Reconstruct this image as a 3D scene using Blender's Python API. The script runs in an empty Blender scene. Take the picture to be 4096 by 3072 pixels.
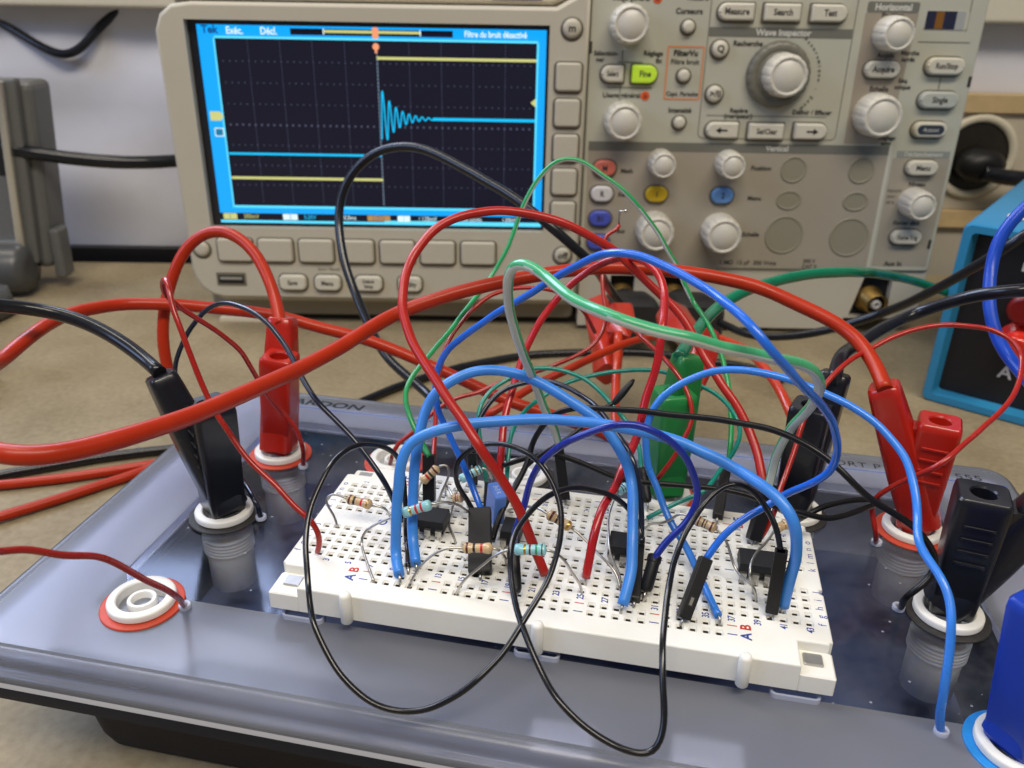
import bpy, bmesh, math, random
from mathutils import Vector, Matrix
random.seed(7)
S = 0.001   # everything below is measured in millimetres
scene = bpy.context.scene

# ---------------------------------------------------------------- camera, light, exposure
CAM = Vector((75.105, -138.935, 113.249))
cam_rows = [(0.97952503, 0.20061869, 0.01681858), (0.10095923, -0.41721873, -0.90318092), (-0.17417794, 0.8863863, -0.42893049)]
cd = bpy.data.cameras.new('camera'); cam = bpy.data.objects.new('camera', cd)
scene.collection.objects.link(cam); scene.camera = cam
rx, ry, rz = [Vector(r) for r in cam_rows]
M = Matrix((rx, -ry, -rz)).transposed().to_4x4()
M.translation = CAM * S
cam.matrix_world = M
cd.sensor_width = 36.0; cd.lens = 3324.5 / 4096 * 36
cd.clip_start = 0.01; cd.clip_end = 20
cd.dof.use_dof = True; cd.dof.focus_distance = 0.178; cd.dof.aperture_fstop = 27

world = bpy.data.worlds.new('World'); scene.world = world; world.use_nodes = True
bg = world.node_tree.nodes['Background']; bg.inputs[0].default_value = (0.93, 0.94, 1.0, 1); bg.inputs[1].default_value = 0.14

def area(name, loc, target, sx, sy, power, col):
    l = bpy.data.lights.new(name, 'AREA'); l.shape = 'RECTANGLE'; l.size = sx; l.size_y = sy
    l.energy = power; l.color = col
    o = bpy.data.objects.new(name, l); scene.collection.objects.link(o)
    o.location = loc
    o.rotation_euler = (Vector(target) - Vector(loc)).to_track_quat('-Z', 'Y').to_euler()
    return o
area('ceiling_lamp', (0.35, -0.6, 1.3), (0.07, 0.08, 0), 1.3, 0.30, 18.5, (1.0, 0.91, 0.77))
area('ceiling_lamp', (-0.55, 0.25, 1.35), (0.0, 0.05, 0), 0.25, 1.1, 9, (1.0, 0.92, 0.80))
area('window_light', (-1.25, 1.0, 1.12), (-0.05, 0.0, 0), 1.15, 0.8, 36, (0.62, 0.73, 1.0))
area('window_light', (-1.1, -0.55, 0.75), (0.0, 0.05, 0), 0.6, 0.5, 6.5, (0.45, 0.60, 1.0))
scene.view_settings.view_transform = 'Standard'; scene.view_settings.look = 'None'
scene.view_settings.exposure = 0.0; scene.view_settings.gamma = 1
scene.render.engine = 'CYCLES'

# ---------------------------------------------------------------- helpers
def srgb(r, g, b):
    f = lambda c: c / 12.92 if c <= 0.04045 else ((c + 0.055) / 1.055) ** 2.4
    return (f(r / 255), f(g / 255), f(b / 255))
def mat(name, col, rough=0.5, metal=0.0, noise=0.0, nscale=300, bump=0.0, bscale=900, coat=0.0, emit=None, estr=0.0, spec=0.5, sss=0.0, rvar=0.0):
    m = bpy.data.materials.new(name); m.use_nodes = True
    nt = m.node_tree; b = nt.nodes['Principled BSDF']
    b.inputs['Base Color'].default_value = (*col, 1); b.inputs['Roughness'].default_value = rough
    b.inputs['Metallic'].default_value = metal; b.inputs['Specular IOR Level'].default_value = spec
    b.inputs['Coat Weight'].default_value = coat; b.inputs['Coat Roughness'].default_value = 0.1
    if sss:
        b.inputs['Subsurface Weight'].default_value = sss
        b.inputs['Subsurface Radius'].default_value = (0.0012, 0.001, 0.0007); b.inputs['Subsurface Scale'].default_value = 1.0
    tc = nt.nodes.new('ShaderNodeTexCoord')
    if noise:
        n = nt.nodes.new('ShaderNodeTexNoise'); n.inputs['Scale'].default_value = nscale; n.inputs['Detail'].default_value = 6
        n.inputs['Roughness'].default_value = 0.65
        nt.links.new(tc.outputs['Object'], n.inputs['Vector'])
        r = nt.nodes.new('ShaderNodeMapRange'); r.inputs['From Min'].default_value = 0.3; r.inputs['From Max'].default_value = 0.7
        r.inputs['To Min'].default_value = 1 - noise; r.inputs['To Max'].default_value = 1 + noise
        nt.links.new(n.outputs['Fac'], r.inputs['Value'])
        mx = nt.nodes.new('ShaderNodeMix'); mx.data_type = 'RGBA'; mx.blend_type = 'MULTIPLY'; mx.inputs['Factor'].default_value = 1
        mx.inputs['A'].default_value = (*col, 1); nt.links.new(r.outputs['Result'], mx.inputs['B'])
        nt.links.new(mx.outputs['Result'], b.inputs['Base Color'])
        if rvar:
            r2 = nt.nodes.new('ShaderNodeMapRange'); r2.inputs['From Min'].default_value = 0.3; r2.inputs['From Max'].default_value = 0.7
            r2.inputs['To Min'].default_value = rough - rvar; r2.inputs['To Max'].default_value = rough + rvar
            nt.links.new(n.outputs['Fac'], r2.inputs['Value']); nt.links.new(r2.outputs['Result'], b.inputs['Roughness'])
    if bump:
        n = nt.nodes.new('ShaderNodeTexNoise'); n.inputs['Scale'].default_value = bscale; n.inputs['Detail'].default_value = 4
        nt.links.new(tc.outputs['Object'], n.inputs['Vector'])
        bp = nt.nodes.new('ShaderNodeBump'); bp.inputs['Strength'].default_value = bump; bp.inputs['Distance'].default_value = 0.0005
        nt.links.new(n.outputs['Fac'], bp.inputs['Height']); nt.links.new(bp.outputs['Normal'], b.inputs['Normal'])
    if emit:
        b.inputs['Emission Color'].default_value = (*emit, 1); b.inputs['Emission Strength'].default_value = estr
    return m

class MB:
    """collects geometry (millimetres) for ONE mesh object"""
    def __init__(s): s.v = []; s.f = []; s.mi = []; s.sm = []
    def add(s, vs, fs, mi=0, smooth=False):
        o = len(s.v); s.v += [tuple(v) for v in vs]
        for f in fs: s.f.append(tuple(o + i for i in f)); s.mi.append(mi); s.sm.append(smooth)
    def box(s, a, b, mi=0, mtx=None):
        x0, y0, z0 = a; x1, y1, z1 = b
        vs = [(x0,y0,z0),(x1,y0,z0),(x1,y1,z0),(x0,y1,z0),(x0,y0,z1),(x1,y0,z1),(x1,y1,z1),(x0,y1,z1)]
        if mtx: vs = [mtx @ Vector(v) for v in vs]
        s.add(vs, [(0,3,2,1),(4,5,6,7),(0,1,5,4),(1,2,6,5),(2,3,7,6),(3,0,4,7)], mi)
    def rings(s, rings, mi=0, smooth=True, cap0=True, cap1=True, mis=None):
        n = len(rings[0]); vs = [p for r in rings for p in r]; o = len(s.v); s.v += [tuple(v) for v in vs]
        for k in range(len(rings) - 1):
            m_ = mis[k] if mis else mi
            for i in range(n):
                j = (i + 1) % n
                s.f.append((o+k*n+i, o+k*n+j, o+(k+1)*n+j, o+(k+1)*n+i)); s.mi.append(m_); s.sm.append(smooth)
        if cap0: s.f.append(tuple(o + i for i in reversed(range(n)))); s.mi.append(mis[0] if mis else mi); s.sm.append(False)
        if cap1: s.f.append(tuple(o + (len(rings)-1)*n + i for i in range(n))); s.mi.append(mis[-1] if mis else mi); s.sm.append(False)
    def lathe(s, c, axis, prof, n=32, mi=0, smooth=True, cap0=True, cap1=True, mis=None):
        a = Vector(axis).normalized(); u = a.orthogonal().normalized(); w = a.cross(u); c = Vector(c)
        s.rings([[c + a*h + (u*math.cos(t) + w*math.sin(t))*r for t in [2*math.pi*i/n for i in range(n)]] for r, h in prof], mi, smooth, cap0, cap1, mis)
    def poly(s, pts, mi=0):
        s.add(pts, [tuple(range(len(pts)))], mi)
    def merge(s, verts, faces, mi=0):
        s.add(verts, faces, mi)
    def build(s, name, mats, parent=None, off=(0,0,0), autosmooth=None, bevel=0):
        me = bpy.data.meshes.new(name); off = Vector(off)
        me.from_pydata([(Vector(v) - off) * S for v in s.v], [], s.f)
        if not isinstance(mats, (list, tuple)): mats = [mats]
        for m in mats: me.materials.append(m)
        me.polygons.foreach_set('material_index', s.mi); me.polygons.foreach_set('use_smooth', s.sm)
        me.validate(); me.update()
        bm = bmesh.new(); bm.from_mesh(me)
        if autosmooth is not None:
            bmesh.ops.remove_doubles(bm, verts=bm.verts, dist=1e-6)
            for e in bm.edges:
                e.smooth = not (len(e.link_faces) == 2 and e.calc_face_angle(0) > math.radians(autosmooth))
        bm.to_mesh(me); bm.free()
        o = bpy.data.objects.new(name, me); scene.collection.objects.link(o)
        if parent: o.parent = parent
        else: o.location = off * S
        if bevel:
            md = o.modifiers.new('bevel', 'BEVEL'); md.width = bevel * S; md.segments = 3; md.limit_method = 'ANGLE'; md.angle_limit = math.radians(40)
        return o
def tag(o, label=None, cat=None, group=None, kind=None):
    if label: o['label'] = label
    if cat: o['category'] = cat
    if group: o['group'] = group
    if kind: o['kind'] = kind
    return o
def thing(name, label, cat, loc=(0,0,0), group=None):
    o = bpy.data.objects.new(name, None); scene.collection.objects.link(o)
    o.empty_display_size = 0.01; o.location = Vector(loc) * S
    return tag(o, label, cat, group)
def smooth_path(pts, step=1.2):
    P = [Vector(p) for p in pts]; P = [P[0]*2 - P[1]] + P + [P[-1]*2 - P[-2]]; out = []
    for i in range(1, len(P) - 2):
        p0, p1, p2, p3 = P[i-1:i+3]
        t0 = 0; t1 = t0 + max((p1-p0).length, 1e-3)**.5; t2 = t1 + max((p2-p1).length, 1e-3)**.5; t3 = t2 + max((p3-p2).length, 1e-3)**.5
        n = max(2, int((p2-p1).length / step))
        for k in range(n):
            t = t1 + (t2-t1)*k/n
            A1 = p0*(t1-t)/(t1-t0) + p1*(t-t0)/(t1-t0); A2 = p1*(t2-t)/(t2-t1) + p2*(t-t1)/(t2-t1); A3 = p2*(t3-t)/(t3-t2) + p3*(t-t2)/(t3-t2)
            B1 = A1*(t2-t)/(t2-t0) + A2*(t-t0)/(t2-t0); B2 = A2*(t3-t)/(t3-t1) + A3*(t-t1)/(t3-t1)
            out.append(B1*(t2-t)/(t2-t1) + B2*(t-t1)/(t2-t1))
    out.append(P[-2])
    return out
def relax(P, it=3):
    for _ in range(it):
        P = [P[0]] + [(P[i-1] + P[i]*2 + P[i+1]) / 4 for i in range(1, len(P)-1)] + [P[-1]]
    return P
def tube(mb, pts, r, n=14, mi=0, stripe=None, stripe_mi=1, step=1.2, it=4, raw=False):
    P = [Vector(p) for p in pts] if raw else relax(smooth_path(pts, step), it)
    seed = 0.0 if raw else (pts[0][0]*.37 + pts[-1][1]*.21) % 6.28
    if not raw:
        m_ = len(P) - 1; amp = .05 if r < 1.4 else .02
        for i in range(2, m_-1):
            f = min(1, i/6, (m_-i)/6); s_ = i*step
            P[i] = P[i] + Vector((math.sin(s_*.41 + seed), math.sin(s_*.33 + 1.7*seed), math.sin(s_*.47 + 2.3*seed)))*amp*f + Vector((math.sin(s_*.9 + seed*3), 0, math.cos(s_*.8 + seed)))*amp*.35*f
    T = []
    for i in range(len(P)):
        a = P[max(i-1, 0)]; b = P[min(i+1, len(P)-1)]; T.append((b-a).normalized())
    u = T[0].orthogonal().normalized(); rings = []; o = len(mb.v)
    frames = []
    for i, p in enumerate(P):
        u = (u - T[i]*u.dot(T[i])).normalized(); w = T[i].cross(u); frames.append((u.copy(), w))
        rings.append([p + (u*math.cos(t) + w*math.sin(t))*r*(1 + .010*math.sin(i*.9 + seed) + .008*math.sin(i*.37 + 2*seed)) for t in [2*math.pi*k/n for k in range(n)]])
    mb.rings(rings, mi)
    if stripe is not None:
        D = Vector(stripe).normalized(); f0 = len(mb.f) - (len(P)-1)*n - 2
        for i in range(len(P)-1):
            Dp = D - T[i]*D.dot(T[i])
            if Dp.length < 1e-4: continue
            Dp.normalize()
            for k in range(n):
                t = 2*math.pi*(k+.5)/n; nn = frames[i][0]*math.cos(t) + frames[i][1]*math.sin(t)
                if nn.dot(Dp) > 0.62: mb.mi[f0 + i*n + k] = stripe_mi
    return P
def text_geo(s, size, bold=0.0, align='CENTER', sx=1.0, shear=0.0, spacing=1.0):
    c = bpy.data.curves.new('writing', 'FONT'); c.body = s; c.size = size; c.align_x = align; c.align_y = 'CENTER'
    c.offset = bold * size; c.resolution_u = 3; c.shear = shear; c.space_character = spacing
    o = bpy.data.objects.new('writing', c); scene.collection.objects.link(o)
    dg = bpy.context.evaluated_depsgraph_get(); me = bpy.data.meshes.new_from_object(o.evaluated_get(dg))
    vs = [Vector((v.co.x*sx, v.co.y, 0)) for v in me.vertices]; fs = [tuple(p.vertices) for p in me.polygons]
    bpy.data.objects.remove(o); bpy.data.curves.remove(c); bpy.data.meshes.remove(me)
    return vs, fs
def put_text(mb, s, size, origin, ux, uy, mi=0, **k):
    vs, fs = text_geo(s, size, **k); o = Vector(origin); ux = Vector(ux); uy = Vector(uy)
    mb.add([o + ux*v.x + uy*v.y for v in vs], fs, mi)
def rrect(w, h, r, n=5):
    """rounded rectangle outline centred on 0; r = one radius or (bl, br, tr, tl)"""
    if not isinstance(r, (tuple, list)): r = (r,)*4
    pts = []
    for (sx, sy, rr, a0) in ((-1,-1,r[0],180), (1,-1,r[1],270), (1,1,r[2],0), (-1,1,r[3],90)):
        rr = max(min(rr, w/2-1e-3, h/2-1e-3), .02); cx = sx*(w/2-rr); cy = sy*(h/2-rr)
        for i in range(n+1):
            a = math.radians(a0 + 90*i/n); pts.append((cx + rr*math.cos(a), cy + rr*math.sin(a)))
    return pts
def fill_with_holes(outer, holes):
    """2-D polygon with holes -> (verts, tris)"""
    bm = bmesh.new(); es = []
    for loop in [outer] + holes:
        vs = [bm.verts.new((x, y, 0)) for x, y in loop]
        es += [bm.edges.new((vs[i], vs[(i+1) % len(vs)])) for i in range(len(vs))]
    bmesh.ops.triangle_fill(bm, use_beauty=True, use_dissolve=False, edges=es, normal=(0,0,1))
    bm.verts.index_update(); vs = [(v.co.x, v.co.y) for v in bm.verts]
    fs = [tuple(v.index for v in f.verts) for f in bm.faces]
    fs = [f if (vs[f[1]][0]-vs[f[0]][0])*(vs[f[2]][1]-vs[f[0]][1])-(vs[f[1]][1]-vs[f[0]][1])*(vs[f[2]][0]-vs[f[0]][0]) > 0 else tuple(reversed(f)) for f in fs]
    bm.free(); return vs, fs

# ---------------------------------------------------------------- materials
RED = (0.56, 0.028, 0.012)
def cable(name, c, rough=0.32, sp=0.5): return mat(name, c, rough, noise=0.08, nscale=180, bump=0.05, bscale=500, spec=sp*.8, rvar=0.06, coat=.35 if rough < .33 else .12)
MW = {
 'red_lead': cable('red silicone', (0.40, 0.024, 0.004), 0.38, .35), 'orange_lead': cable('orange red silicone', (0.52, 0.036, 0.008), 0.3),
 'black_lead': cable('black rubber', (0.009, 0.010, 0.014), 0.3, .3), 'green_lead': cable('green silicone', (0.004, 0.17, 0.085), 0.22),
 'blue_lead': cable('blue silicone', (0.007, 0.055, 0.42), 0.34, .35),
 'red_wire': cable('red pvc', (0.34, 0.012, 0.007), 0.28), 'red_thick': cable('red thick pvc', (0.40, 0.013, 0.008), 0.34),
 'crimson_thick': cable('crimson pvc', (0.42, 0.010, 0.013), 0.26),
 'mint': cable('mint green pvc', (0.06, 0.38, 0.17), 0.26), 'blue_thick': cable('sky blue pvc', (0.045, 0.23, 0.70), 0.36), 'blue_wire': cable('azure pvc', (0.030, 0.20, 0.70), 0.3),
 'blue_bright': cable('bright blue pvc', (0.014, 0.135, 0.66), 0.2), 'navy_wire': cable('deep blue pvc', (0.008, 0.024, 0.30), 0.3),
 'black_wire': cable('black pvc', (0.008, 0.008, 0.009), 0.34, .3), 'black_shiny': cable('glossy black pvc', (0.008, 0.008, 0.010), 0.2, .4),
 'black_navy': cable('blue black pvc', (0.009, 0.013, 0.030), 0.22), 'leaf_green': cable('leaf green pvc', (0.02, 0.30, 0.09), 0.28),
 'teal_wire': cable('teal pvc', (0.006, 0.22, 0.17), 0.26),
}
white_sheen = mat('painted white sheen', (0.55, 0.60, 0.55), 0.3)  # light sheen on the green wires, painted along one side
board_white = mat('ivory abs', (0.86, 0.85, 0.79), 0.42, noise=0.03, nscale=60, bump=0.03, bscale=900, sss=0.0)
hole_dark = mat('dark contact well', (0.045, 0.032, 0.018), 0.5)
nylon = mat('white nylon', (0.80, 0.79, 0.75), 0.38, noise=0.03, nscale=200)
steel = mat('tinned steel', (0.50, 0.48, 0.44), 0.32, metal=1.0, noise=0.12, nscale=400)
nut_grey = mat('grey metal plate', (0.46, 0.45, 0.43), 0.35, metal=0.7, noise=0.1)
black_plastic = mat('black nylon plastic', (0.009, 0.009, 0.010), 0.42, spec=.3, noise=0.1, bump=0.05)
chip_black = mat('epoxy black', (0.016, 0.017, 0.019), 0.55, spec=.3, bump=0.15, bscale=3000)
ink_blue = mat('blue ink', (0.02, 0.055, 0.30), 0.5); ink_red = mat('red ink', (0.50, 0.03, 0.015), 0.5)
ink_black = mat('black ink', (0.02, 0.02, 0.022), 0.5)
red_plug = mat('red plug plastic', (0.42, 0.014, 0.006), 0.27, noise=0.06, nscale=120, coat=0.2)
blk_plug = mat('black plug plastic', (0.008, 0.009, 0.014), 0.3, spec=.35, noise=0.08, nscale=120, coat=0.2)
grn_plug = mat('green plug plastic', (0.014, 0.20, 0.045), 0.33, noise=0.06, nscale=120, coat=0.1)
blu_plug = mat('blue plug plastic', (0.003, 0.036, 0.36), 0.4, noise=0.05, nscale=120)
well_black = mat('dark socket well', (0.004, 0.004, 0.005), 0.5)
brass = mat('brass', (0.30, 0.19, 0.06), 0.42, metal=1.0, noise=0.1)

# ---------------------------------------------------------------- measured centre lines (mm)
WIRES = {
  'W1': (3.6, 'red_lead', [(126.69, 54.1, 30.76), (125.97, 57.61, 32.47), (124.2, 62.34, 34.58), (121.18, 67.63, 36.49), (116.36, 70.84, 38.85), (109.81, 73.96, 40.37), (99.67, 78.99, 43.04), (87.77, 79.16, 45.11), (72.86, 78.67, 46.27), (61.0, 75.94, 46.78), (52.26, 73.61, 46.52), (37.48, 67.58, 44.72), (25.65, 60.59, 43.12), (17.1, 55.14, 41.3), (7.43, 48.5, 38.47), (1.78, 33.09, 36.86), (-3.18, 20.31, 35.82), (-7.87, 2.03, 37.25), (-12.67, -12.08, 38.02), (-17.23, -23.57, 39.44), (-22.41, -32.28, 40.29), (-26.18, -37.76, 41.72), (-31.0, -38.64, 41.87), (-34.8, -38.82, 43.04), (-48.3, -29.14, 40.54), (-64.37, -11.74, 36.41), (-76.32, 6.64, 32.62), (-80.96, 15.86, 30.23), (-82.09, 27.73, 31.91), (-84.25, 44.1, 31.64), (-81.95, 54.85, 30.25), (-80.61, 60.55, 29.19), (-68.98, 67.75, 27.69), (-56.61, 74.51, 24.99), (-40.45, 79.74, 22.23), (-26.77, 81.65, 18.48), (-20.81, 82.71, 17.33), (-10.6, 84.01, 14.27), (-1.98, 84.05, 11.55), (6.59, 83.87, 8.43), (17.33, 83.7, 4.62), (30.51, 81.8, 0.6), (41.09, 80.96, -1.37), (51.31, 81.57, -4.26), (61.21, 82.18, -7.02), (67.75, 76.94, -8.84)]),
  'W3': (3.4, 'red_lead', [(-29.92, 59.75, 30.26), (-31.28, 61.99, 31.76), (-35.61, 68.09, 35.82), (-40.5, 72.78, 40.94), (-44.07, 75.45, 43.84), (-50.28, 78.43, 46.82), (-56.68, 79.36, 47.99), (-63.28, 78.76, 45.8), (-68.61, 75.49, 39.08), (-71.49, 71.47, 29.4), (-72.59, 69.09, 23.18), (-72.0, 65.57, 12.74), (-71.39, 65.29, 7.24), (-70.25, 64.94, -0.92), (-70.2, 67.23, -12.54)]),
  'W4': (3.4, 'black_lead', [(-82.66, 17.69, 44.02), (-80.94, 20.08, 43.02), (-76.55, 26.19, 40.47), (-69.35, 26.94, 39.09), (-61.99, 27.27, 36.78), (-52.96, 25.0, 33.95), (-47.09, 23.11, 31.46), (-40.61, 19.23, 30.13)]),
  'W5': (3.3, 'black_lead', [(16.42, 84.28, -12.48), (9.92, 90.17, -11.65), (-3.04, 106.53, -12.2), (-12.59, 113.83, -9.91), (-22.89, 122.0, -7.15), (-32.42, 130.64, 1.73), (-39.34, 138.04, 9.37), (-44.04, 142.29, 16.79), (-47.98, 147.51, 25.54), (-50.81, 154.93, 37.28), (-47.94, 157.56, 47.17), (-40.5, 160.26, 55.76), (-29.91, 158.82, 60.42), (-18.66, 155.9, 61.19), (-6.8, 149.76, 58.72), (8.46, 140.98, 54.32), (22.89, 132.12, 49.73), (33.52, 124.48, 45.01), (43.28, 126.13, 36.85), (48.39, 126.94, 32.41), (52.64, 148.81, 17.58), (54.79, 185.45, -0.82), (59.04, 213.81, -18.54)]),
  'W6': (3.4, 'black_lead', [(-47.13, 143.02, -41.0), (-42.63, 151.6, -41.0), (-34.1, 166.5, -41.0), (-25.94, 177.35, -41.0), (-13.82, 191.84, -41.0), (-0.69, 202.82, -41.0), (15.97, 214.08, -41.0), (31.13, 219.63, -41.0), (48.19, 224.75, -41.0), (68.71, 229.18, -41.0), (85.42, 226.59, -41.0), (100.02, 225.13, -41.0), (115.84, 222.91, -41.0), (128.15, 212.06, -41.0)]),
  'W7': (3.4, 'green_lead', [(79.86, 60.98, 30.19), (80.82, 65.84, 30.52), (83.95, 81.52, 29.02), (86.18, 89.48, 29.53), (89.3, 98.73, 29.75), (96.63, 108.25, 32.05), (107.21, 119.53, 32.84), (117.52, 127.38, 33.41), (132.91, 137.79, 32.16), (151.48, 170.51, 22.3), (172.66, 202.84, 10.56), (196.2, 219.2, -0.16), (205.78, 219.3, -3.85), (220.63, 220.11, -8.19), (228.45, 220.4, -10.78)]),
  'W8': (3.4, 'black_lead', [(98.72, 220.96, -19.89), (103.21, 211.38, -18.19), (107.9, 201.62, -16.96), (118.47, 196.55, -15.39), (129.21, 194.01, -12.45), (138.18, 192.23, -9.03), (147.37, 188.98, -3.38), (157.98, 185.32, 3.63), (164.28, 169.74, 15.5), (170.53, 159.2, 26.15), (176.41, 150.6, 36.3), (182.85, 145.18, 45.79), (188.14, 148.09, 49.66)]),
  'W9': (3.4, 'black_lead', [(116.92, 58.04, 30.04), (118.42, 64.68, 31.51), (125.8, 79.0, 30.11), (131.93, 86.26, 31.81), (142.59, 97.3, 33.15), (148.69, 91.65, 39.2), (155.71, 85.15, 44.69), (162.01, 80.95, 47.43), (167.16, 82.01, 47.52)]),
  'W10': (3.4, 'blue_lead', [(172.64, 114.28, 65.35), (168.49, 112.72, 61.44), (165.28, 111.06, 57.02), (163.02, 109.59, 52.8), (162.49, 107.82, 46.81), (161.62, 102.88, 41.7), (161.43, 98.23, 36.73), (162.57, 92.06, 31.28), (164.88, 87.63, 27.42), (166.35, 81.43, 25.91), (167.91, 75.58, 24.6), (165.4, 56.69, 26.22), (162.51, 38.68, 25.15), (158.17, 20.13, 23.56)]),
  'W11': (1.25, 'red_wire', [(131.45, 44.82, -9.0), (129.26, 40.21, -2.49), (128.22, 42.66, 0.67), (127.71, 41.51, 5.53), (129.49, 40.25, 9.16), (133.74, 38.01, 14.86), (137.87, 35.82, 19.93), (142.59, 40.23, 22.54), (147.46, 44.8, 25.26), (152.85, 50.78, 27.74), (156.63, 55.8, 30.27), (158.67, 60.65, 32.88), (159.52, 65.9, 35.99), (158.27, 68.39, 38.05), (154.45, 71.09, 39.44), (147.92, 70.77, 40.38), (139.96, 69.66, 40.05), (131.81, 66.59, 38.27), (125.52, 63.41, 35.33), (120.34, 59.04, 33.77), (117.05, 55.62, 31.99), (113.88, 51.78, 29.48), (109.27, 44.65, 24.14), (107.63, 39.75, 18.24), (105.59, 35.01, 12.71), (104.39, 31.82, 10.78), (103.69, 27.96, 8.23), (102.61, 26.93, 4.2), (101.19, 26.06, 1.0)]),
  'W12': (2.3, 'blue_thick', [(25.42, -5.32, 1.5), (23.26, -1.0, 3.19), (22.95, 0.62, 8.63), (22.92, 1.95, 12.92), (23.24, 3.37, 18.47), (23.35, 4.36, 22.39), (24.51, 5.8, 26.09), (27.48, 7.03, 28.56), (32.35, 8.71, 30.07), (39.16, 10.59, 31.18), (47.46, 12.54, 31.84), (52.98, 13.74, 32.08), (59.98, 13.13, 32.61), (67.05, 12.38, 32.88), (74.01, 12.21, 32.28), (79.53, 11.83, 31.34), (86.48, 11.0, 29.36), (91.98, 10.11, 27.38), (96.99, 5.24, 26.95), (100.36, 3.25, 25.23), (102.51, 1.08, 23.11), (103.99, 1.46, 18.64), (104.54, 2.07, 13.42), (104.38, 2.62, 8.03), (104.14, 2.29, 1.5)]),
  'W13': (2.3, 'blue_thick', [(27.73, -0.99, 1.5), (25.6, 3.85, 4.11), (24.82, 6.14, 9.15), (24.58, 8.54, 14.2), (24.54, 10.72, 19.91), (24.94, 12.96, 25.54), (25.48, 15.65, 29.58), (26.71, 17.87, 32.62), (29.0, 19.73, 34.62), (33.3, 22.23, 36.63), (39.12, 23.39, 37.71), (46.53, 23.67, 36.58), (52.74, 22.76, 34.43), (58.98, 21.41, 31.5), (63.98, 20.39, 28.67), (66.98, 18.93, 25.47), (69.35, 17.46, 22.58), (71.16, 15.54, 19.1), (72.18, 10.28, 14.92), (72.87, 5.13, 10.88), (73.22, 0.71, 6.49), (72.81, -2.33, 3.65), (72.24, -4.52, 1.5)]),
  'W14': (1.6, 'blue_wire', [(132.25, -14.24, -9.0), (130.65, -15.31, -3.54), (129.91, -14.8, 4.8), (130.19, -12.4, 9.65), (129.88, -10.72, 13.24), (129.74, -7.82, 15.93), (128.45, -5.05, 18.55), (126.79, -2.03, 20.02), (125.5, 0.06, 20.98), (125.22, 2.94, 22.35), (125.67, 5.95, 23.77), (125.31, 11.62, 28.05), (123.79, 16.03, 31.37), (121.12, 18.94, 33.74), (118.12, 21.53, 35.71), (114.19, 23.53, 37.31), (108.95, 25.73, 38.79), (103.49, 27.25, 39.95), (96.65, 28.76, 40.71), (91.09, 29.83, 40.57), (85.55, 30.31, 39.11), (80.03, 29.17, 36.45), (76.01, 27.89, 33.32), (74.03, 26.95, 29.86), (73.22, 26.0, 25.88), (73.51, 24.95, 21.29), (74.57, 24.03, 16.6), (76.94, 21.86, 13.55), (78.7, 19.61, 10.45), (80.55, 17.02, 7.9), (83.03, 14.82, 5.79), (85.16, 11.94, 4.19), (87.36, 8.19, 1.99), (89.48, 1.65, 1.5), (91.18, -3.09, 1.2)]),
  'W15': (1.5, 'blue_bright', [(38.7, 14.96, 5.42), (36.4, 17.93, 7.84), (33.28, 20.73, 12.56), (31.01, 22.01, 16.13), (27.52, 24.18, 22.03), (25.52, 24.76, 25.72), (24.8, 25.68, 29.43), (24.76, 26.7, 33.01), (25.99, 26.19, 36.73), (28.39, 25.59, 40.9), (32.03, 24.94, 44.45), (35.22, 24.34, 47.21), (40.41, 22.94, 51.76), (44.35, 21.83, 54.62), (51.69, 17.36, 61.07), (55.44, 13.88, 64.56), (58.96, 10.66, 67.58), (62.24, 7.82, 69.95), (66.53, 4.03, 71.78), (70.55, 2.3, 71.77), (73.59, 0.57, 71.1), (77.5, -2.39, 70.35), (81.32, -5.53, 69.35), (84.84, -10.84, 68.6), (87.98, -14.29, 67.17), (90.85, -16.17, 64.47), (94.69, -14.13, 60.12), (98.15, -10.96, 55.95), (101.7, -5.8, 51.18), (105.44, 0.09, 45.52), (107.71, 3.08, 40.03), (109.01, 5.71, 34.69), (108.4, 6.79, 30.72), (106.16, 8.35, 27.32), (103.25, 11.38, 23.1), (101.04, 12.05, 20.73), (98.08, 10.45, 18.61), (95.2, 9.21, 17.23), (92.38, 7.65, 15.16), (90.2, 6.12, 12.87), (88.79, 4.8, 10.73), (87.82, 3.83, 9.1)]),
  'W16': (1.5, 'navy_wire', [(77.67, 4.42, 7.45), (79.97, 6.54, 10.9), (82.58, 7.75, 13.54), (84.33, 8.98, 16.51), (85.17, 9.69, 19.9), (84.35, 10.17, 23.62), (82.99, 9.67, 26.63), (81.49, 9.12, 29.59), (78.96, 8.5, 32.47), (75.32, 7.33, 35.39), (71.25, 7.07, 36.52), (67.36, 6.27, 36.46), (63.44, 6.73, 34.49), (59.42, 7.06, 31.98), (55.27, 8.28, 27.92), (51.85, 9.27, 23.3), (50.25, 9.09, 18.88), (49.52, 8.96, 14.27), (49.0, 7.68, 11.84), (48.02, 6.05, 8.87), (47.79, 4.26, 5.28)]),
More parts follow.
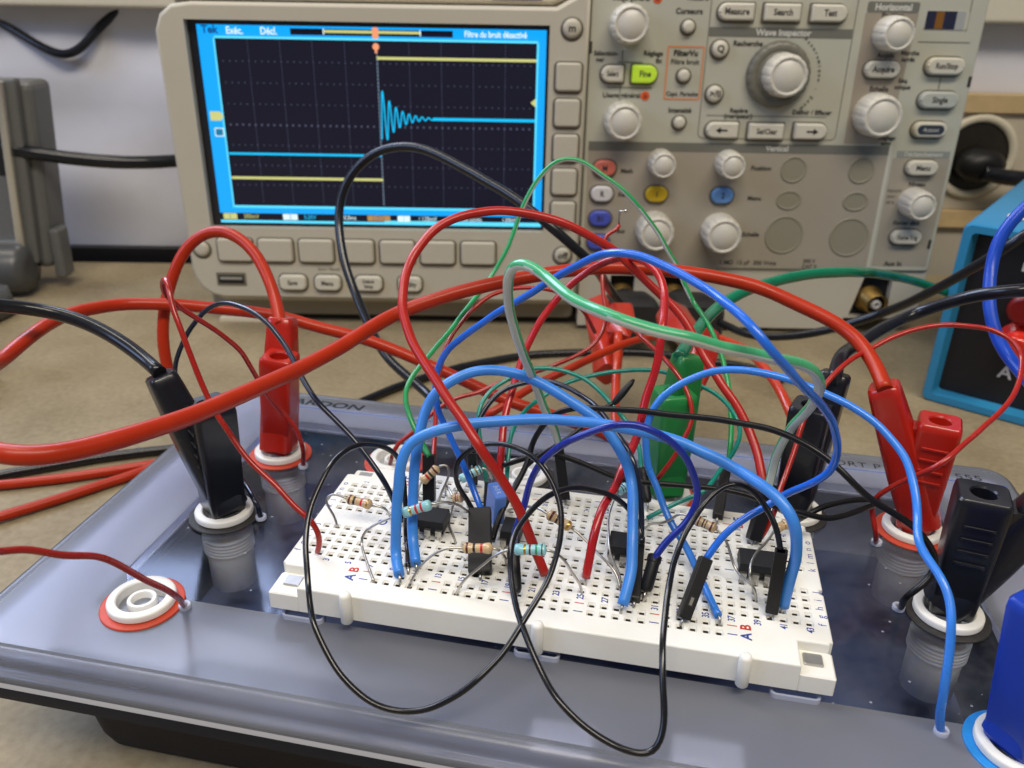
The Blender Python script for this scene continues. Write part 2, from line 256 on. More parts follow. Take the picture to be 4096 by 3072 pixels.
  'W17': (1.15, 'black_shiny', [(26.19, -1.82, 1.0), (22.81, 7.48, 1.09), (22.11, 9.62, 10.09), (21.45, 10.91, 15.72), (20.92, 10.19, 20.48), (18.61, 8.6, 23.76), (16.59, 6.06, 25.58), (14.85, 3.64, 26.69), (13.03, 0.05, 26.78), (11.72, -4.03, 26.11), (10.92, -7.31, 24.14), (10.5, -10.84, 21.84), (10.54, -14.01, 19.48), (11.37, -17.78, 16.48), (12.52, -20.65, 13.43), (14.08, -23.71, 10.12), (16.9, -28.76, 7.85), (19.47, -31.24, 4.8), (23.47, -33.98, 1.4), (27.36, -35.43, -0.78), (31.51, -36.43, -2.26), (36.01, -36.47, -2.88), (39.66, -35.98, -2.31), (44.07, -34.28, -0.59), (48.29, -32.0, 2.4), (51.24, -28.68, 4.61), (53.81, -25.2, 7.22), (55.07, -22.12, 9.04), (56.93, -18.1, 11.29), (58.2, -14.82, 13.17), (59.05, -11.15, 15.48), (59.35, -7.31, 17.5), (58.89, -3.53, 19.63), (57.6, 0.54, 21.54), (55.51, 4.31, 23.22), (52.69, 8.26, 24.12), (49.47, 11.63, 24.48), (45.73, 13.79, 24.49), (42.01, 15.5, 23.86), (38.39, 16.36, 22.67), (34.79, 16.88, 20.31), (32.53, 16.41, 17.77), (31.93, 15.93, 14.84), (32.57, 15.97, 11.27), (34.45, 16.52, 8.04), (36.27, 15.56, 5.33)]),
  'W18': (1.2, 'black_shiny', [(74.84, 8.43, 7.57), (74.09, 11.39, 9.31), (71.75, 12.62, 12.81), (68.27, 13.15, 15.32), (64.0, 11.15, 17.71), (59.85, 8.91, 19.31), (57.1, 5.54, 20.22), (54.57, 1.63, 20.4), (52.23, -2.51, 19.34), (50.82, -5.81, 18.2), (50.2, -9.48, 16.84), (50.53, -12.89, 15.34), (51.66, -16.52, 12.87), (53.54, -20.43, 10.19), (56.33, -24.68, 7.27), (59.76, -28.86, 4.24), (63.7, -32.68, 1.74), (67.61, -34.43, -0.34), (73.11, -36.04, -2.03), (78.33, -37.26, -2.01), (80.28, -36.79, -1.83), (81.3, -35.68, 0.05), (81.45, -32.68, 2.97), (80.83, -29.31, 6.4), (80.19, -24.04, 10.57), (80.17, -18.51, 12.68), (80.59, -12.76, 15.07), (81.22, -7.42, 16.52), (82.45, -2.78, 18.62), (84.33, 0.84, 20.68), (86.42, 4.47, 22.65), (88.63, 6.89, 24.31), (91.37, 8.82, 24.97), (94.24, 9.04, 24.26), (96.84, 8.7, 22.49), (99.22, 6.9, 20.17), (100.8, 4.78, 17.45), (101.58, 2.53, 14.82)]),
  'W19': (2.0, 'mint', [(101.54, 29.63, 12.54), (101.83, 29.44, 19.05), (102.06, 25.23, 26.56), (102.71, 21.07, 32.47), (103.96, 16.64, 38.34), (103.95, 8.77, 45.4), (102.56, 1.42, 51.77), (100.1, -2.71, 55.89), (97.47, -4.61, 57.68), (93.69, -7.99, 59.23), (88.9, -11.3, 61.33), (83.33, -13.85, 63.02), (77.89, -16.19, 65.02), (72.61, -15.8, 65.7), (67.17, -15.2, 66.76), (62.41, -11.1, 66.72), (58.8, -7.7, 67.01), (53.58, -0.47, 67.74), (50.74, 2.0, 68.54), (48.57, 3.56, 68.79), (46.61, 4.48, 67.75), (45.96, 5.06, 65.95), (45.17, 7.53, 62.06), (44.8, 10.82, 57.35), (45.41, 14.26, 51.27), (46.42, 18.36, 44.28), (47.32, 21.99, 39.32), (48.17, 26.64, 32.7), (49.63, 30.54, 25.84), (51.2, 34.33, 19.39), (52.44, 37.08, 12.91)]),
  'W20': (1.35, 'leaf_green', [(22.6, 27.03, 11.26), (20.37, 29.54, 12.69), (17.19, 32.33, 16.07), (14.71, 35.02, 19.31), (13.2, 38.56, 21.92), (13.74, 43.1, 24.75), (15.64, 47.86, 27.05), (18.37, 54.56, 30.24), (19.87, 60.09, 32.13), (22.49, 70.46, 35.77), (26.07, 78.05, 40.68), (30.07, 82.87, 49.02), (32.54, 87.78, 58.16), (34.64, 89.55, 62.99), (38.64, 91.81, 68.69), (41.95, 92.87, 70.92), (44.67, 93.19, 71.41), (48.48, 93.52, 70.54), (53.32, 93.12, 67.76), (58.22, 93.13, 64.69), (63.23, 92.76, 60.66), (67.32, 93.09, 56.09), (70.9, 93.24, 51.54), (73.84, 93.49, 46.79), (76.31, 93.84, 43.58), (79.47, 91.66, 37.79), (82.56, 90.05, 33.22), (86.02, 85.25, 30.63), (88.94, 79.32, 27.11), (90.99, 74.28, 24.23), (92.66, 67.8, 20.44), (93.66, 61.38, 16.54), (94.11, 55.44, 12.95), (93.95, 48.83, 8.67), (93.7, 45.48, 6.54)]),
  'W21a': (1.15, 'teal_wire', [(72.68, 42.06, 5.66), (71.81, 46.8, 8.83), (69.61, 49.89, 12.37), (66.47, 52.02, 14.78), (62.54, 54.81, 17.69), (57.83, 57.61, 20.52), (52.94, 58.6, 22.28), (47.45, 59.12, 23.19), (41.08, 57.76, 22.96), (35.74, 55.48, 20.43), (32.24, 51.63, 18.69), (30.22, 47.74, 15.99), (30.28, 44.49, 13.28), (31.96, 40.53, 9.71), (34.12, 35.86, 6.17), (34.82, 34.88, 1.0)]),
  'W21b': (1.15, 'teal_wire', [(39.9, 35.46, 1.0), (39.89, 35.94, 4.01), (39.77, 37.9, 5.68), (39.19, 43.43, 10.45), (40.41, 49.56, 12.87), (44.33, 57.85, 14.84), (50.1, 62.36, 17.47), (57.59, 66.99, 19.02), (66.47, 69.29, 20.16), (73.72, 70.78, 20.29), (81.05, 68.09, 19.84), (88.31, 64.92, 18.59), (92.89, 60.91, 17.04), (95.81, 56.54, 14.53), (96.16, 52.34, 12.91), (94.55, 46.72, 11.09), (91.44, 40.65, 8.81), (87.82, 34.18, 6.55), (81.79, 31.68, 3.82), (78.19, 29.81, 2.32), (75.34, 28.26, 1.0)]),
  'W22': (1.3, 'black_navy', [(32.03, 30.83, 5.96), (31.35, 34.61, 9.39), (31.3, 37.41, 12.83), (31.72, 40.19, 16.1), (33.17, 42.72, 18.81), (36.58, 46.14, 21.77), (40.8, 47.75, 23.38), (45.36, 49.05, 24.21), (50.81, 46.62, 24.68), (56.59, 43.27, 24.03), (61.24, 37.93, 23.55), (64.71, 32.85, 22.51), (67.81, 28.09, 21.19), (70.45, 23.67, 19.87), (72.33, 21.2, 16.36), (73.4, 18.58, 12.81), (74.16, 15.77, 9.01), (74.66, 12.87, 5.16)]),
  'W23': (1.4, 'black_wire', [(41.7, 11.16, 1.01), (42.1, 16.01, 3.88), (43.5, 20.54, 6.67), (44.97, 24.81, 9.24), (46.32, 27.71, 12.43), (46.98, 30.75, 16.04), (48.72, 31.42, 19.95), (51.68, 32.11, 23.93), (56.48, 30.81, 26.53), (62.87, 28.57, 28.4), (70.44, 26.99, 29.59), (79.28, 24.93, 30.53), (87.76, 23.07, 31.54), (95.97, 21.0, 31.96), (101.31, 19.17, 31.72), (106.59, 16.78, 30.57), (110.61, 15.02, 28.62), (114.61, 12.69, 25.86), (119.1, 12.52, 22.46), (123.43, 12.74, 20.06), (128.4, 14.47, 16.28), (131.71, 15.44, 12.94), (134.0, 16.06, 9.73), (135.15, 16.27, 6.26), (133.9, 14.8, 3.75), (130.53, 12.81, 1.01), (132.16, 20.5, -9.0)]),
  'W24': (1.35, 'black_wire', [(39.02, 34.77, 6.61), (43.29, 35.35, 8.43), (47.45, 35.92, 10.22), (51.63, 35.53, 11.22), (58.51, 33.78, 10.63), (67.01, 31.32, 9.09), (75.03, 29.81, 9.7), (81.08, 29.35, 10.31), (89.08, 28.71, 11.05), (94.76, 28.39, 10.99), (98.15, 28.01, 10.59), (101.59, 27.3, 9.56), (107.12, 26.7, 8.91), (111.83, 27.69, 7.7), (115.34, 28.48, 6.91), (120.71, 32.64, 6.17), (123.89, 35.45, 6.18), (127.96, 40.25, 5.12)]),
  'W25': (1.3, 'black_wire', [(128.56, 41.57, 5.27), (124.83, 37.49, 7.68), (118.01, 33.23, 8.65), (113.23, 29.86, 8.29), (110.16, 27.69, 7.38), (109.6, 34.47, 1.0)]),
  'W26': (1.0, 'black_wire', [(64.79, 46.06, 21.79), (62.03, 44.31, 20.46), (59.77, 42.37, 18.54), (57.36, 40.19, 16.74), (53.02, 36.57, 13.96), (48.42, 34.86, 10.96), (45.46, 33.46, 8.26), (41.98, 35.94, 1.0)]),
  'W27': (1.9, 'crimson_thick', [(63.99, 2.42, 1.5), (64.66, 5.55, 9.25), (65.78, 10.73, 13.66), (67.71, 17.02, 15.16), (68.83, 23.05, 16.91), (71.09, 26.98, 22.09), (72.23, 32.07, 29.49), (73.9, 34.82, 36.9), (74.35, 37.31, 44.14), (74.4, 42.07, 48.14), (74.12, 44.89, 50.56), (72.85, 49.34, 53.1), (70.43, 53.07, 54.97), (67.52, 57.09, 55.15), (63.55, 61.38, 53.97), (58.92, 63.27, 52.09), (53.25, 65.28, 47.54), (49.13, 64.46, 43.9), (46.11, 63.54, 39.86), (42.54, 60.33, 34.68), (40.1, 56.9, 28.58), (38.8, 53.24, 23.85), (37.8, 49.51, 18.89), (37.26, 44.05, 13.79), (37.71, 38.93, 8.74), (38.03, 36.46, 4.9), (38.29, 34.27, 1.5)]),
  'W28': (2.1, 'red_thick', [(55.44, 1.49, 1.5), (53.39, 2.67, 5.54), (50.94, 3.26, 11.25), (48.97, 3.83, 15.63), (46.71, 4.19, 19.56), (43.72, 3.87, 24.75), (40.42, 3.4, 29.8), (37.47, 5.83, 32.52), (32.19, 9.69, 36.82), (26.42, 14.56, 41.17), (22.39, 18.26, 44.52), (19.54, 22.04, 47.76), (18.12, 24.54, 49.91), (17.31, 28.36, 52.6), (16.72, 32.64, 55.55), (17.93, 37.24, 59.38), (21.1, 42.85, 63.21), (26.37, 47.43, 65.37), (33.98, 52.27, 65.79), (42.26, 54.98, 64.61), (50.71, 57.05, 61.88), (56.23, 58.46, 58.83), (60.98, 59.63, 56.05), (64.73, 59.91, 52.84), (68.61, 60.12, 49.31), (72.27, 59.42, 46.36), (76.08, 58.85, 43.64), (79.83, 56.9, 40.04), (84.07, 53.69, 34.4), (86.99, 51.11, 31.15), (90.28, 48.14, 27.4), (94.17, 45.43, 23.74), (97.07, 42.28, 19.53), (99.25, 37.91, 15.61), (100.71, 33.58, 11.74), (101.11, 31.96, 10.56)]),
  'W29': (1.25, 'red_wire', [(5.25, -1.21, 1.0), (6.08, -1.18, 3.98), (5.44, -0.94, 7.0), (3.85, -1.09, 9.72), (1.05, -0.72, 11.62), (-2.05, -0.02, 14.34), (-4.9, 1.05, 16.38), (-7.23, 1.73, 17.72), (-10.19, 2.22, 19.93), (-15.53, 4.04, 25.86), (-18.87, 4.98, 30.35), (-21.29, 6.25, 35.11), (-24.17, 7.68, 41.83), (-26.37, 8.85, 47.2), (-28.68, 10.98, 51.26), (-30.09, 12.91, 54.76), (-32.53, 15.67, 55.48), (-34.01, 16.43, 54.31), (-35.22, 18.16, 50.92), (-35.01, 21.69, 46.93), (-33.31, 24.14, 43.63), (-29.66, 29.31, 37.2), (-27.25, 32.74, 31.79), (-25.98, 35.49, 25.15), (-24.51, 39.16, 16.09), (-22.57, 42.37, 10.0), (-19.35, 42.6, 5.35), (-18.09, 42.15, 0.75), (-20.63, 46.63, -9.0)]),
  'W30': (1.3, 'black_navy', [(-20.32, 20.66, -9.0), (-20.2, 19.3, -3.66), (-26.72, 25.55, -2.07), (-32.7, 30.02, 0.47), (-40.48, 35.83, 3.77), (-48.23, 39.68, 10.69), (-53.16, 42.44, 15.58), (-53.28, 42.96, 19.35), (-51.23, 44.22, 25.46), (-47.18, 45.71, 32.0), (-42.49, 46.8, 36.59), (-36.17, 45.09, 38.87), (-28.26, 41.69, 38.89), (-19.97, 36.53, 36.92), (-13.36, 30.94, 33.95), (-8.04, 25.87, 29.85), (-2.72, 21.48, 26.4), (3.52, 18.86, 22.48), (8.04, 16.89, 19.53), (12.67, 15.06, 15.13), (16.3, 13.36, 11.21), (18.08, 13.75, 6.16), (19.79, 14.11, 1.0)]),
  'W31': (1.25, 'red_wire', [(-22.15, -53.86, 34.8), (-22.58, -51.36, 33.14), (-21.17, -47.88, 31.22), (-19.04, -43.46, 27.05), (-17.83, -38.33, 23.47), (-16.87, -34.5, 19.04), (-16.09, -29.58, 11.71), (-15.07, -24.22, 4.57), (-21.2, -13.24, -9.0)]),
  'W32': (1.2, 'red_wire', [(58.33, 109.09, 49.76), (58.08, 108.54, 48.73), (56.9, 107.97, 48.03), (55.13, 107.31, 47.39), (54.62, 106.52, 45.95), (54.51, 103.98, 42.41), (55.01, 99.5, 35.96), (56.56, 94.5, 30.35), (57.26, 93.03, 28.66), (57.36, 87.25, 23.78), (55.61, 83.46, 21.21), (52.11, 80.36, 19.23), (46.89, 76.5, 17.37), (42.67, 73.98, 15.91), (36.82, 71.02, 14.8), (31.33, 67.72, 13.51), (25.58, 63.77, 11.37), (21.05, 61.77, 10.49), (18.28, 60.29, 9.48), (13.68, 56.81, 6.46), (9.77, 53.01, 2.56), (6.17, 50.32, -0.06), (5.35, 48.63, -2.38), (3.05, 52.0, -8.0)]),
  'W33': (1.2, 'red_wire', [(65.59, 73.57, 31.7), (69.5, 64.32, 31.97), (73.29, 60.04, 30.67), (77.01, 55.32, 28.99), (80.72, 52.73, 25.68), (83.18, 49.69, 21.83), (83.75, 47.31, 17.83), (82.07, 44.6, 14.09), (80.59, 43.93, 9.67), (78.65, 43.33, 5.87), (76.68, 44.4, 1.88), (75.34, 56.41, -8.0)]),
  'W34a': (2.6, 'red_lead', [(24.58, 76.99, -2.88), (28.78, 78.83, -0.77), (33.46, 86.39, 1.28), (40.73, 93.12, 4.02), (48.21, 99.55, 6.18), (55.73, 109.04, 7.62), (63.64, 118.37, 8.49), (69.95, 129.78, 6.2), (78.74, 145.98, 1.13), (82.56, 156.03, -2.97)]),
  'W34b': (3.2, 'orange_lead', [(58.63, 142.45, 2.01), (59.05, 137.41, -2.73), (59.56, 132.41, -7.45), (60.53, 119.21, -11.81), (61.85, 106.81, -14.67), (63.41, 97.88, -17.44)]),
  'W34c': (3.0, 'orange_lead', [(78.91, 175.29, -8.29), (89.44, 162.66, -3.7), (96.2, 148.96, 0.2), (102.25, 134.71, 3.26), (105.41, 119.64, 5.82), (108.15, 109.04, 6.12), (110.39, 100.19, 5.56), (112.24, 92.19, 4.6), (114.54, 85.25, 0.99)]),
  'W35': (1.2, 'red_wire', [(22.45, 30.82, 7.51), (20.78, 37.37, 10.07), (19.22, 44.21, 14.98), (17.88, 52.03, 20.54), (18.09, 59.48, 26.73), (20.3, 65.4, 30.87), (25.58, 73.46, 35.88), (31.15, 78.53, 37.29), (37.35, 81.29, 37.42), (45.46, 83.82, 35.41), (50.79, 89.62, 28.91), (54.45, 94.13, 20.43)]),
  'W36a': (3.4, 'black_lead', [(-147.72, 63.38, -41.0), (-144.6, 66.6, -41.0), (-133.5, 74.31, -41.0), (-118.18, 85.16, -41.0), (-97.16, 96.39, -41.0), (-83.94, 102.36, -41.0)]),
  'W36b': (3.4, 'red_lead', [(-144.17, 59.33, -41.0), (-139.91, 61.12, -41.0), (-123.56, 69.01, -41.0), (-107.73, 78.61, -41.0), (-95.32, 86.75, -41.0), (-85.57, 98.18, -41.0)]),
  'W36c': (3.4, 'red_lead', [(-128.62, 41.68, -40.8), (-125.91, 44.84, -40.8), (-115.94, 57.0, -41.0), (-105.68, 70.71, -41.0), (-96.87, 82.01, -41.0), (-89.28, 101.1, -41.0)]),
  'W37': (5.0, 'black_lead', [(-328.22, 314.68, 95.37), (-319.23, 314.37, 91.08), (-304.97, 313.69, 83.88), (-290.75, 313.19, 77.07), (-279.65, 313.95, 74.13), (-273.7, 316.37, 76.71), (-261.02, 325.92, 91.3), (-248.68, 333.19, 101.31), (-236.04, 338.62, 107.41), (-222.26, 343.02, 110.91)]),
  'W38': (7.0, 'black_lead', [(-279.28, 238.83, 35.32), (-272.09, 240.52, 34.4), (-256.77, 244.0, 32.2), (-236.95, 253.3, 28.44), (-216.56, 263.58, 26.02), (-199.32, 277.8, 25.08), (-192.13, 284.89, 25.17)]),
}
RES = {
  'r1': ([(7.15, 11.74, 6.91), (13.98, 10.72, 6.71)], [(7.15, 11.74, 6.91), (4.97, 12.2, 7.48), (3.07, 12.25, 7.29), (2.08, 11.66, 6.49), (2.34, 10.99, 5.0), (4.27, 10.64, 3.0), (5.37, 9.69, -0.0)], [(13.98, 10.72, 6.71), (15.46, 10.99, 6.65), (16.77, 10.97, 6.08), (15.59, 16.69, 0.0)]),
  'r2': ([(23.55, 3.33, 10.87), (29.89, 4.66, 13.38)], [(23.55, 3.33, 10.87), (20.78, 3.05, 9.52), (16.91, 2.5, 7.17), (14.83, 1.8, 5.18), (14.51, 1.29, 3.33), (16.25, -1.52, 2.14), (18.43, -4.46, 0.94), (20.26, -6.82, -0.0)], [(29.88, 4.71, 13.47), (31.44, 5.94, 13.35), (33.55, 7.28, 12.62), (35.33, 9.09, 10.66), (36.61, 10.36, 8.42)]),
  'r3': ([(22.06, 21.65, 7.35), (25.71, 23.98, 10.69)], [(22.06, 21.65, 7.35), (20.69, 23.68, 4.19), (19.58, 26.36, -0.0)], [(25.71, 23.98, 10.69), (27.25, 24.77, 11.7), (28.29, 24.56, 10.84), (28.47, 23.97, 8.54), (27.25, 23.05, 5.81), (26.11, 22.87, 2.89), (25.63, 22.74, -0.0)]),
  'r4': ([(29.64, 28.69, 4.85), (34.27, 31.72, 6.88)], [(29.64, 28.69, 4.85), (29.33, 26.95, 3.99), (29.69, 24.11, 2.34), (29.85, 19.31, 1.45), (30.39, 15.53, 0.65), (32.93, 11.54, -0.13), (34.13, 8.8, -0.78), (37.19, 4.3, -0.0)], [(34.27, 31.72, 6.88), (35.21, 32.07, 7.24), (36.05, 31.81, 6.35), (35.74, 37.84, 0.0)]),
  'r5': ([(37.89, -1.98, 8.06), (45.13, -1.38, 8.69)], [(37.89, -1.98, 8.06), (35.29, -2.46, 8.11), (33.3, -3.24, 7.31), (30.69, -4.27, 5.03), (29.33, -5.09, 3.05), (27.93, -6.27, -0.0)], [(45.13, -1.38, 8.69), (46.1, -1.36, 8.33), (46.87, -0.83, 6.77), (46.4, 4.93, -0.0)]),
  'r6': ([(50.13, -6.29, 12.83), (56.48, -5.87, 13.45)], [(50.12, -6.25, 12.92), (48.39, -6.35, 12.46), (46.22, -6.79, 11.05), (43.93, -6.82, 8.55), (41.4, -6.88, 5.61), (39.47, -6.92, 3.36), (38.25, -7.1, -0.0)], [(56.48, -5.87, 13.45), (58.34, -5.28, 12.96), (60.36, -5.25, 10.81), (61.75, -3.49, 6.56), (63.17, -1.87, 3.1), (63.59, -0.87, 0.0)]),
  'r7': ([(53.74, 12.11, 9.74), (59.49, 11.03, 7.5)], [(53.74, 12.11, 9.74), (51.75, 13.78, 9.67), (49.22, 15.24, 8.74), (45.39, 20.91, 4.18), (42.32, 25.48, -0.0)], [(59.49, 11.03, 7.5), (61.4, 10.44, 6.61), (63.36, 9.57, 5.26), (66.33, 7.15, 4.17), (68.76, 5.16, 3.27), (70.58, 3.81, 1.95), (71.32, 1.87, -0.0)]),
  'r8': ([(85.46, 14.61, 11.36), (89.98, 12.94, 10.73)], [(85.46, 14.61, 11.36), (83.92, 15.42, 11.62), (81.84, 16.34, 11.74), (81.04, 16.26, 9.96), (79.0, 16.39, 8.35), (76.67, 21.35, 4.34), (74.97, 25.44, 0.0)], [(89.98, 12.94, 10.73), (91.31, 12.48, 10.09), (92.77, 11.12, 8.16), (93.64, 9.5, 5.82), (94.54, 8.4, 4.17), (96.43, 5.94, 3.91), (97.95, 4.53, 4.11), (98.93, 4.56, 2.17), (99.08, 4.34, -0.0)]),
  'r9': ([(102.27, 16.3, 10.36), (104.97, 18.22, 10.9)], [(102.29, 16.21, 10.16), (100.6, 12.98, 9.41), (98.18, 9.07, 8.73), (97.01, 6.05, 7.94), (96.79, 3.47, 7.05), (98.26, 5.8, 2.38), (98.75, 6.89, -0.0)], [(104.97, 18.22, 10.9), (107.75, 27.41, 5.36), (110.28, 35.46, 0.0)]),
  'r10': ([(68.06, 28.39, 7.27), (69.9, 30.16, 7.84)], [(68.06, 28.39, 7.27), (67.48, 25.96, 6.75), (66.77, 21.76, 5.75), (67.15, 16.11, 4.94), (68.03, 9.9, 4.05), (69.03, 7.36, 2.59), (70.78, 5.44, 1.66), (71.37, 2.56, -0.0)], [(69.9, 30.16, 7.84), (71.22, 34.32, 5.45), (72.04, 39.46, -0.0)]),
  'r11': ([(31.02, 17.59, 6.98), (33.42, 17.22, 7.57)], [(31.02, 17.59, 6.98), (29.51, 19.97, 7.21), (28.28, 21.74, 7.34), (25.93, 28.77, 0.0)], [(33.42, 17.22, 7.57), (33.34, 20.28, 4.76), (32.65, 24.81, 0.0)]),
}
CONN = {
  'd1': [(22.15, 28.11, 11.35), (23.31, 23.59, 1.0)],
  'd2': [(38.54, 12.76, 7.94), (41.77, -0.46, 1.0)],
  'd3': [(48.09, 3.36, 5.62), (50.61, -6.13, 2.0)],
  'd4': [(74.18, 12.13, 6.14), (74.47, -1.92, 1.0)],
  'd5': [(77.82, 5.59, 7.48), (76.5, 0.03, 2.0)],
  'd6': [(87.78, 3.16, 10.06), (84.35, -5.18, 1.0)],
  'd7': [(101.78, 2.48, 14.64), (101.8, 0.84, 1.0)],
  'd8': [(52.35, 36.97, 12.73), (55.29, 31.88, 1.0)],
  'd9': [(72.84, 41.34, 6.44), (74.99, 33.55, 2.0)],
  'd10': [(93.29, 45.38, 6.48), (91.74, 32.46, 1.0)],
  'd11': [(101.93, 30.89, 12.66), (99.5, 24.88, 1.0)],
  'd12': [(31.84, 32.25, 11.29), (31.69, 34.27, 1.0)],
  'd13': [(37.56, 27.43, 6.02), (38.09, 23.64, 1.0)],
  'tip': [(68.82, 49.3, 26.86), (64.79, 46.06, 21.8)],
  'cap': [(41.1, 21.45, 8.53), (40.23, 20.23, 1.0)],
  'd6pin': [(91.8, -0.44, -1.34), (91.41, -3.08, -1.0)],
}
# ---------------------------------------------------------------- setting: table and wall
TZ = -43.0
YAW = 11.724
cy_, sy_ = math.cos(math.radians(YAW)), math.sin(math.radians(YAW))
SO = Vector((-139.675, 220.229, 9.579))
RRm = Matrix(((0.979137818, -0.203142003, -0.00473910659), (0.203196595, 0.978928535, 0.0202501318), (0.000525594339, -0.0207906402, 0.999783713)))
def sw(x, y, z): return SO + RRm @ Vector((x, y, z))      # oscilloscope frame -> world

tm = bpy.data.materials.new('worn beige laminate'); tm.use_nodes = True
nt = tm.node_tree; b = nt.nodes['Principled BSDF']; tc = nt.nodes.new('ShaderNodeTexCoord')
n1 = nt.nodes.new('ShaderNodeTexNoise'); n1.inputs['Scale'].default_value = 32; n1.inputs['Detail'].default_value = 8; n1.inputs['Roughness'].default_value = 0.6
n2 = nt.nodes.new('ShaderNodeTexNoise'); n2.inputs['Scale'].default_value = 420; n2.inputs['Detail'].default_value = 3
for n in (n1, n2): nt.links.new(tc.outputs['Object'], n.inputs['Vector'])
mxn = nt.nodes.new('ShaderNodeMix'); mxn.data_type = 'FLOAT'; mxn.inputs['Factor'].default_value = 0.4
nt.links.new(n1.outputs['Fac'], mxn.inputs['A']); nt.links.new(n2.outputs['Fac'], mxn.inputs['B'])
cr = nt.nodes.new('ShaderNodeValToRGB'); cr.color_ramp.elements[0].position = 0.36; cr.color_ramp.elements[1].position = 0.66
cr.color_ramp.elements[0].color = (0.225, 0.180, 0.108, 1); cr.color_ramp.elements[1].color = (0.335, 0.278, 0.178, 1)
nt.links.new(mxn.outputs['Result'], cr.inputs['Fac']); nt.links.new(cr.outputs['Color'], b.inputs['Base Color'])
b.inputs['Roughness'].default_value = 0.58; b.inputs['Specular IOR Level'].default_value = 0.22
bp = nt.nodes.new('ShaderNodeBump'); bp.inputs['Strength'].default_value = 0.25; bp.inputs['Distance'].default_value = 0.0006
nt.links.new(n2.outputs['Fac'], bp.inputs['Height']); nt.links.new(bp.outputs['Normal'], b.inputs['Normal'])
mb = MB(); mb.box((-900, -700, TZ-25), (1000, 352, TZ))
mb.v = [tuple(Vector((v[0], v[1] + (v[0]*math.tan(math.radians(YAW)) if v[1] > 0 else 0), v[2]))) for v in mb.v]
tag(mb.build('table', tm), kind='structure')

wm = mat('grey white wall sheet', (0.64, 0.64, 0.69), 0.55, noise=0.05, nscale=18, bump=0.1, bscale=200)
WY = 126.0
mb = MB(); nx, nz = 90, 30; vs = []
def fold(x, z):
    return 2.2*math.sin(x*0.034 + z*0.028 + 1.3*math.sin(z*0.05)) + 1.4*math.sin(x*0.062 - z*0.075 + 2) + 3.0*math.exp(-((z-52 - 0.00045*(x+110)**2)/9)**2) if x < 20 else 0
for j in range(nz+1):
    for i in range(nx+1):
        x = -420 + 1300*i/nx; z = -60 + 330*j/nz; vs.append(sw(x, WY - fold(x, z), z))
mb.add(vs, [(j*(nx+1)+i, j*(nx+1)+i+1, (j+1)*(nx+1)+i+1, (j+1)*(nx+1)+i) for j in range(nz) for i in range(nx)], 0, True)
tag(mb.build('wall', wm), kind='structure')

def solid(name, mat_, a, b_, label, cat, bev=0.6, parent=None):
    mb = MB(); x0,y0,z0 = a; x1,y1,z1 = b_
    mb.box(a, b_); mb.v = [tuple(sw(*v)) for v in mb.v]
    c = sw((x0+x1)/2, (y0+y1)/2, z0)
    o = mb.build(name, mat_, parent, c if parent is None else Vector(parent.location)/S, bevel=bev)
    if parent is None: tag(o, label, cat)
    return o
skirt = mat('black skirting rubber', (0.010, 0.010, 0.014), 0.5)
solid('skirting_strip', skirt, (-420, WY-12, -55), (10, WY-5, -44.5), 'black strip lying along the foot of the wall, left of the oscilloscope', 'skirting')
cream = mat('cream painted metal', (0.62, 0.57, 0.45), 0.45, noise=0.03)
shade_blue = mat('blue grey panel', (0.20, 0.23, 0.29), 0.5, noise=0.04)
solid('cable_trunking', cream, (-420, WY-16, 93), (880, WY-4, 150), 'long cream trunking along the top of the wall', 'trunking', 2)
wood = mat('oiled beech edge', (0.52, 0.38, 0.20), 0.45, noise=0.12, nscale=70)
# socket panel on the right
spn = thing('socket_panel', 'beige wall socket panel with wooden edges right of the oscilloscope', 'wall socket', sw(420, 110, 0))
def spart(name, m, a, b_, bev=0.5): return solid(name, m, a, b_, None, None, bev, spn)
spart('face_plate', mat('beige socket plate', (0.52, 0.46, 0.36), 0.42, noise=0.04), (352, 112, -12), (640, 124, 45), 0.8)
spart('wood_edge', wood, (352, 109, 45), (640, 125, 55.5)); spart('wood_edge', wood, (352, 109, -22.5), (640, 125, -12))
spart('lower_plate', mat('grey beige lower plate', (0.42, 0.38, 0.31), 0.5), (352, 113, -60), (640, 124, -22.5))
mb = MB(); C0 = Vector((417, 112, 20))
prof = [(24.5, 0.5), (24.5, 2.2), (23.4, 3), (21, 3), (19.8, 1.5)]
vsr = []
for r, h in prof: vsr.append([sw(C0.x + r*math.cos(t), C0.y - h, C0.z + r*math.sin(t)) for t in [2*math.pi*i/40 for i in range(40)]])
mb.rings(vsr, cap0=False, cap1=False); mb.build('socket_rim', cream, spn, Vector(spn.location)/S)
mb = MB(); mb.rings([[sw(C0.x + r*math.cos(t), C0.y - h, C0.z + r*math.sin(t)) for t in [2*math.pi*i/40 for i in range(40)]] for r, h in ((19.9, .6), (18.5, .9))], cap0=False)
mb.build('socket_well', mat('dark brown socket well', (0.018, 0.014, 0.010), 0.3, noise=.2), spn, Vector(spn.location)/S)
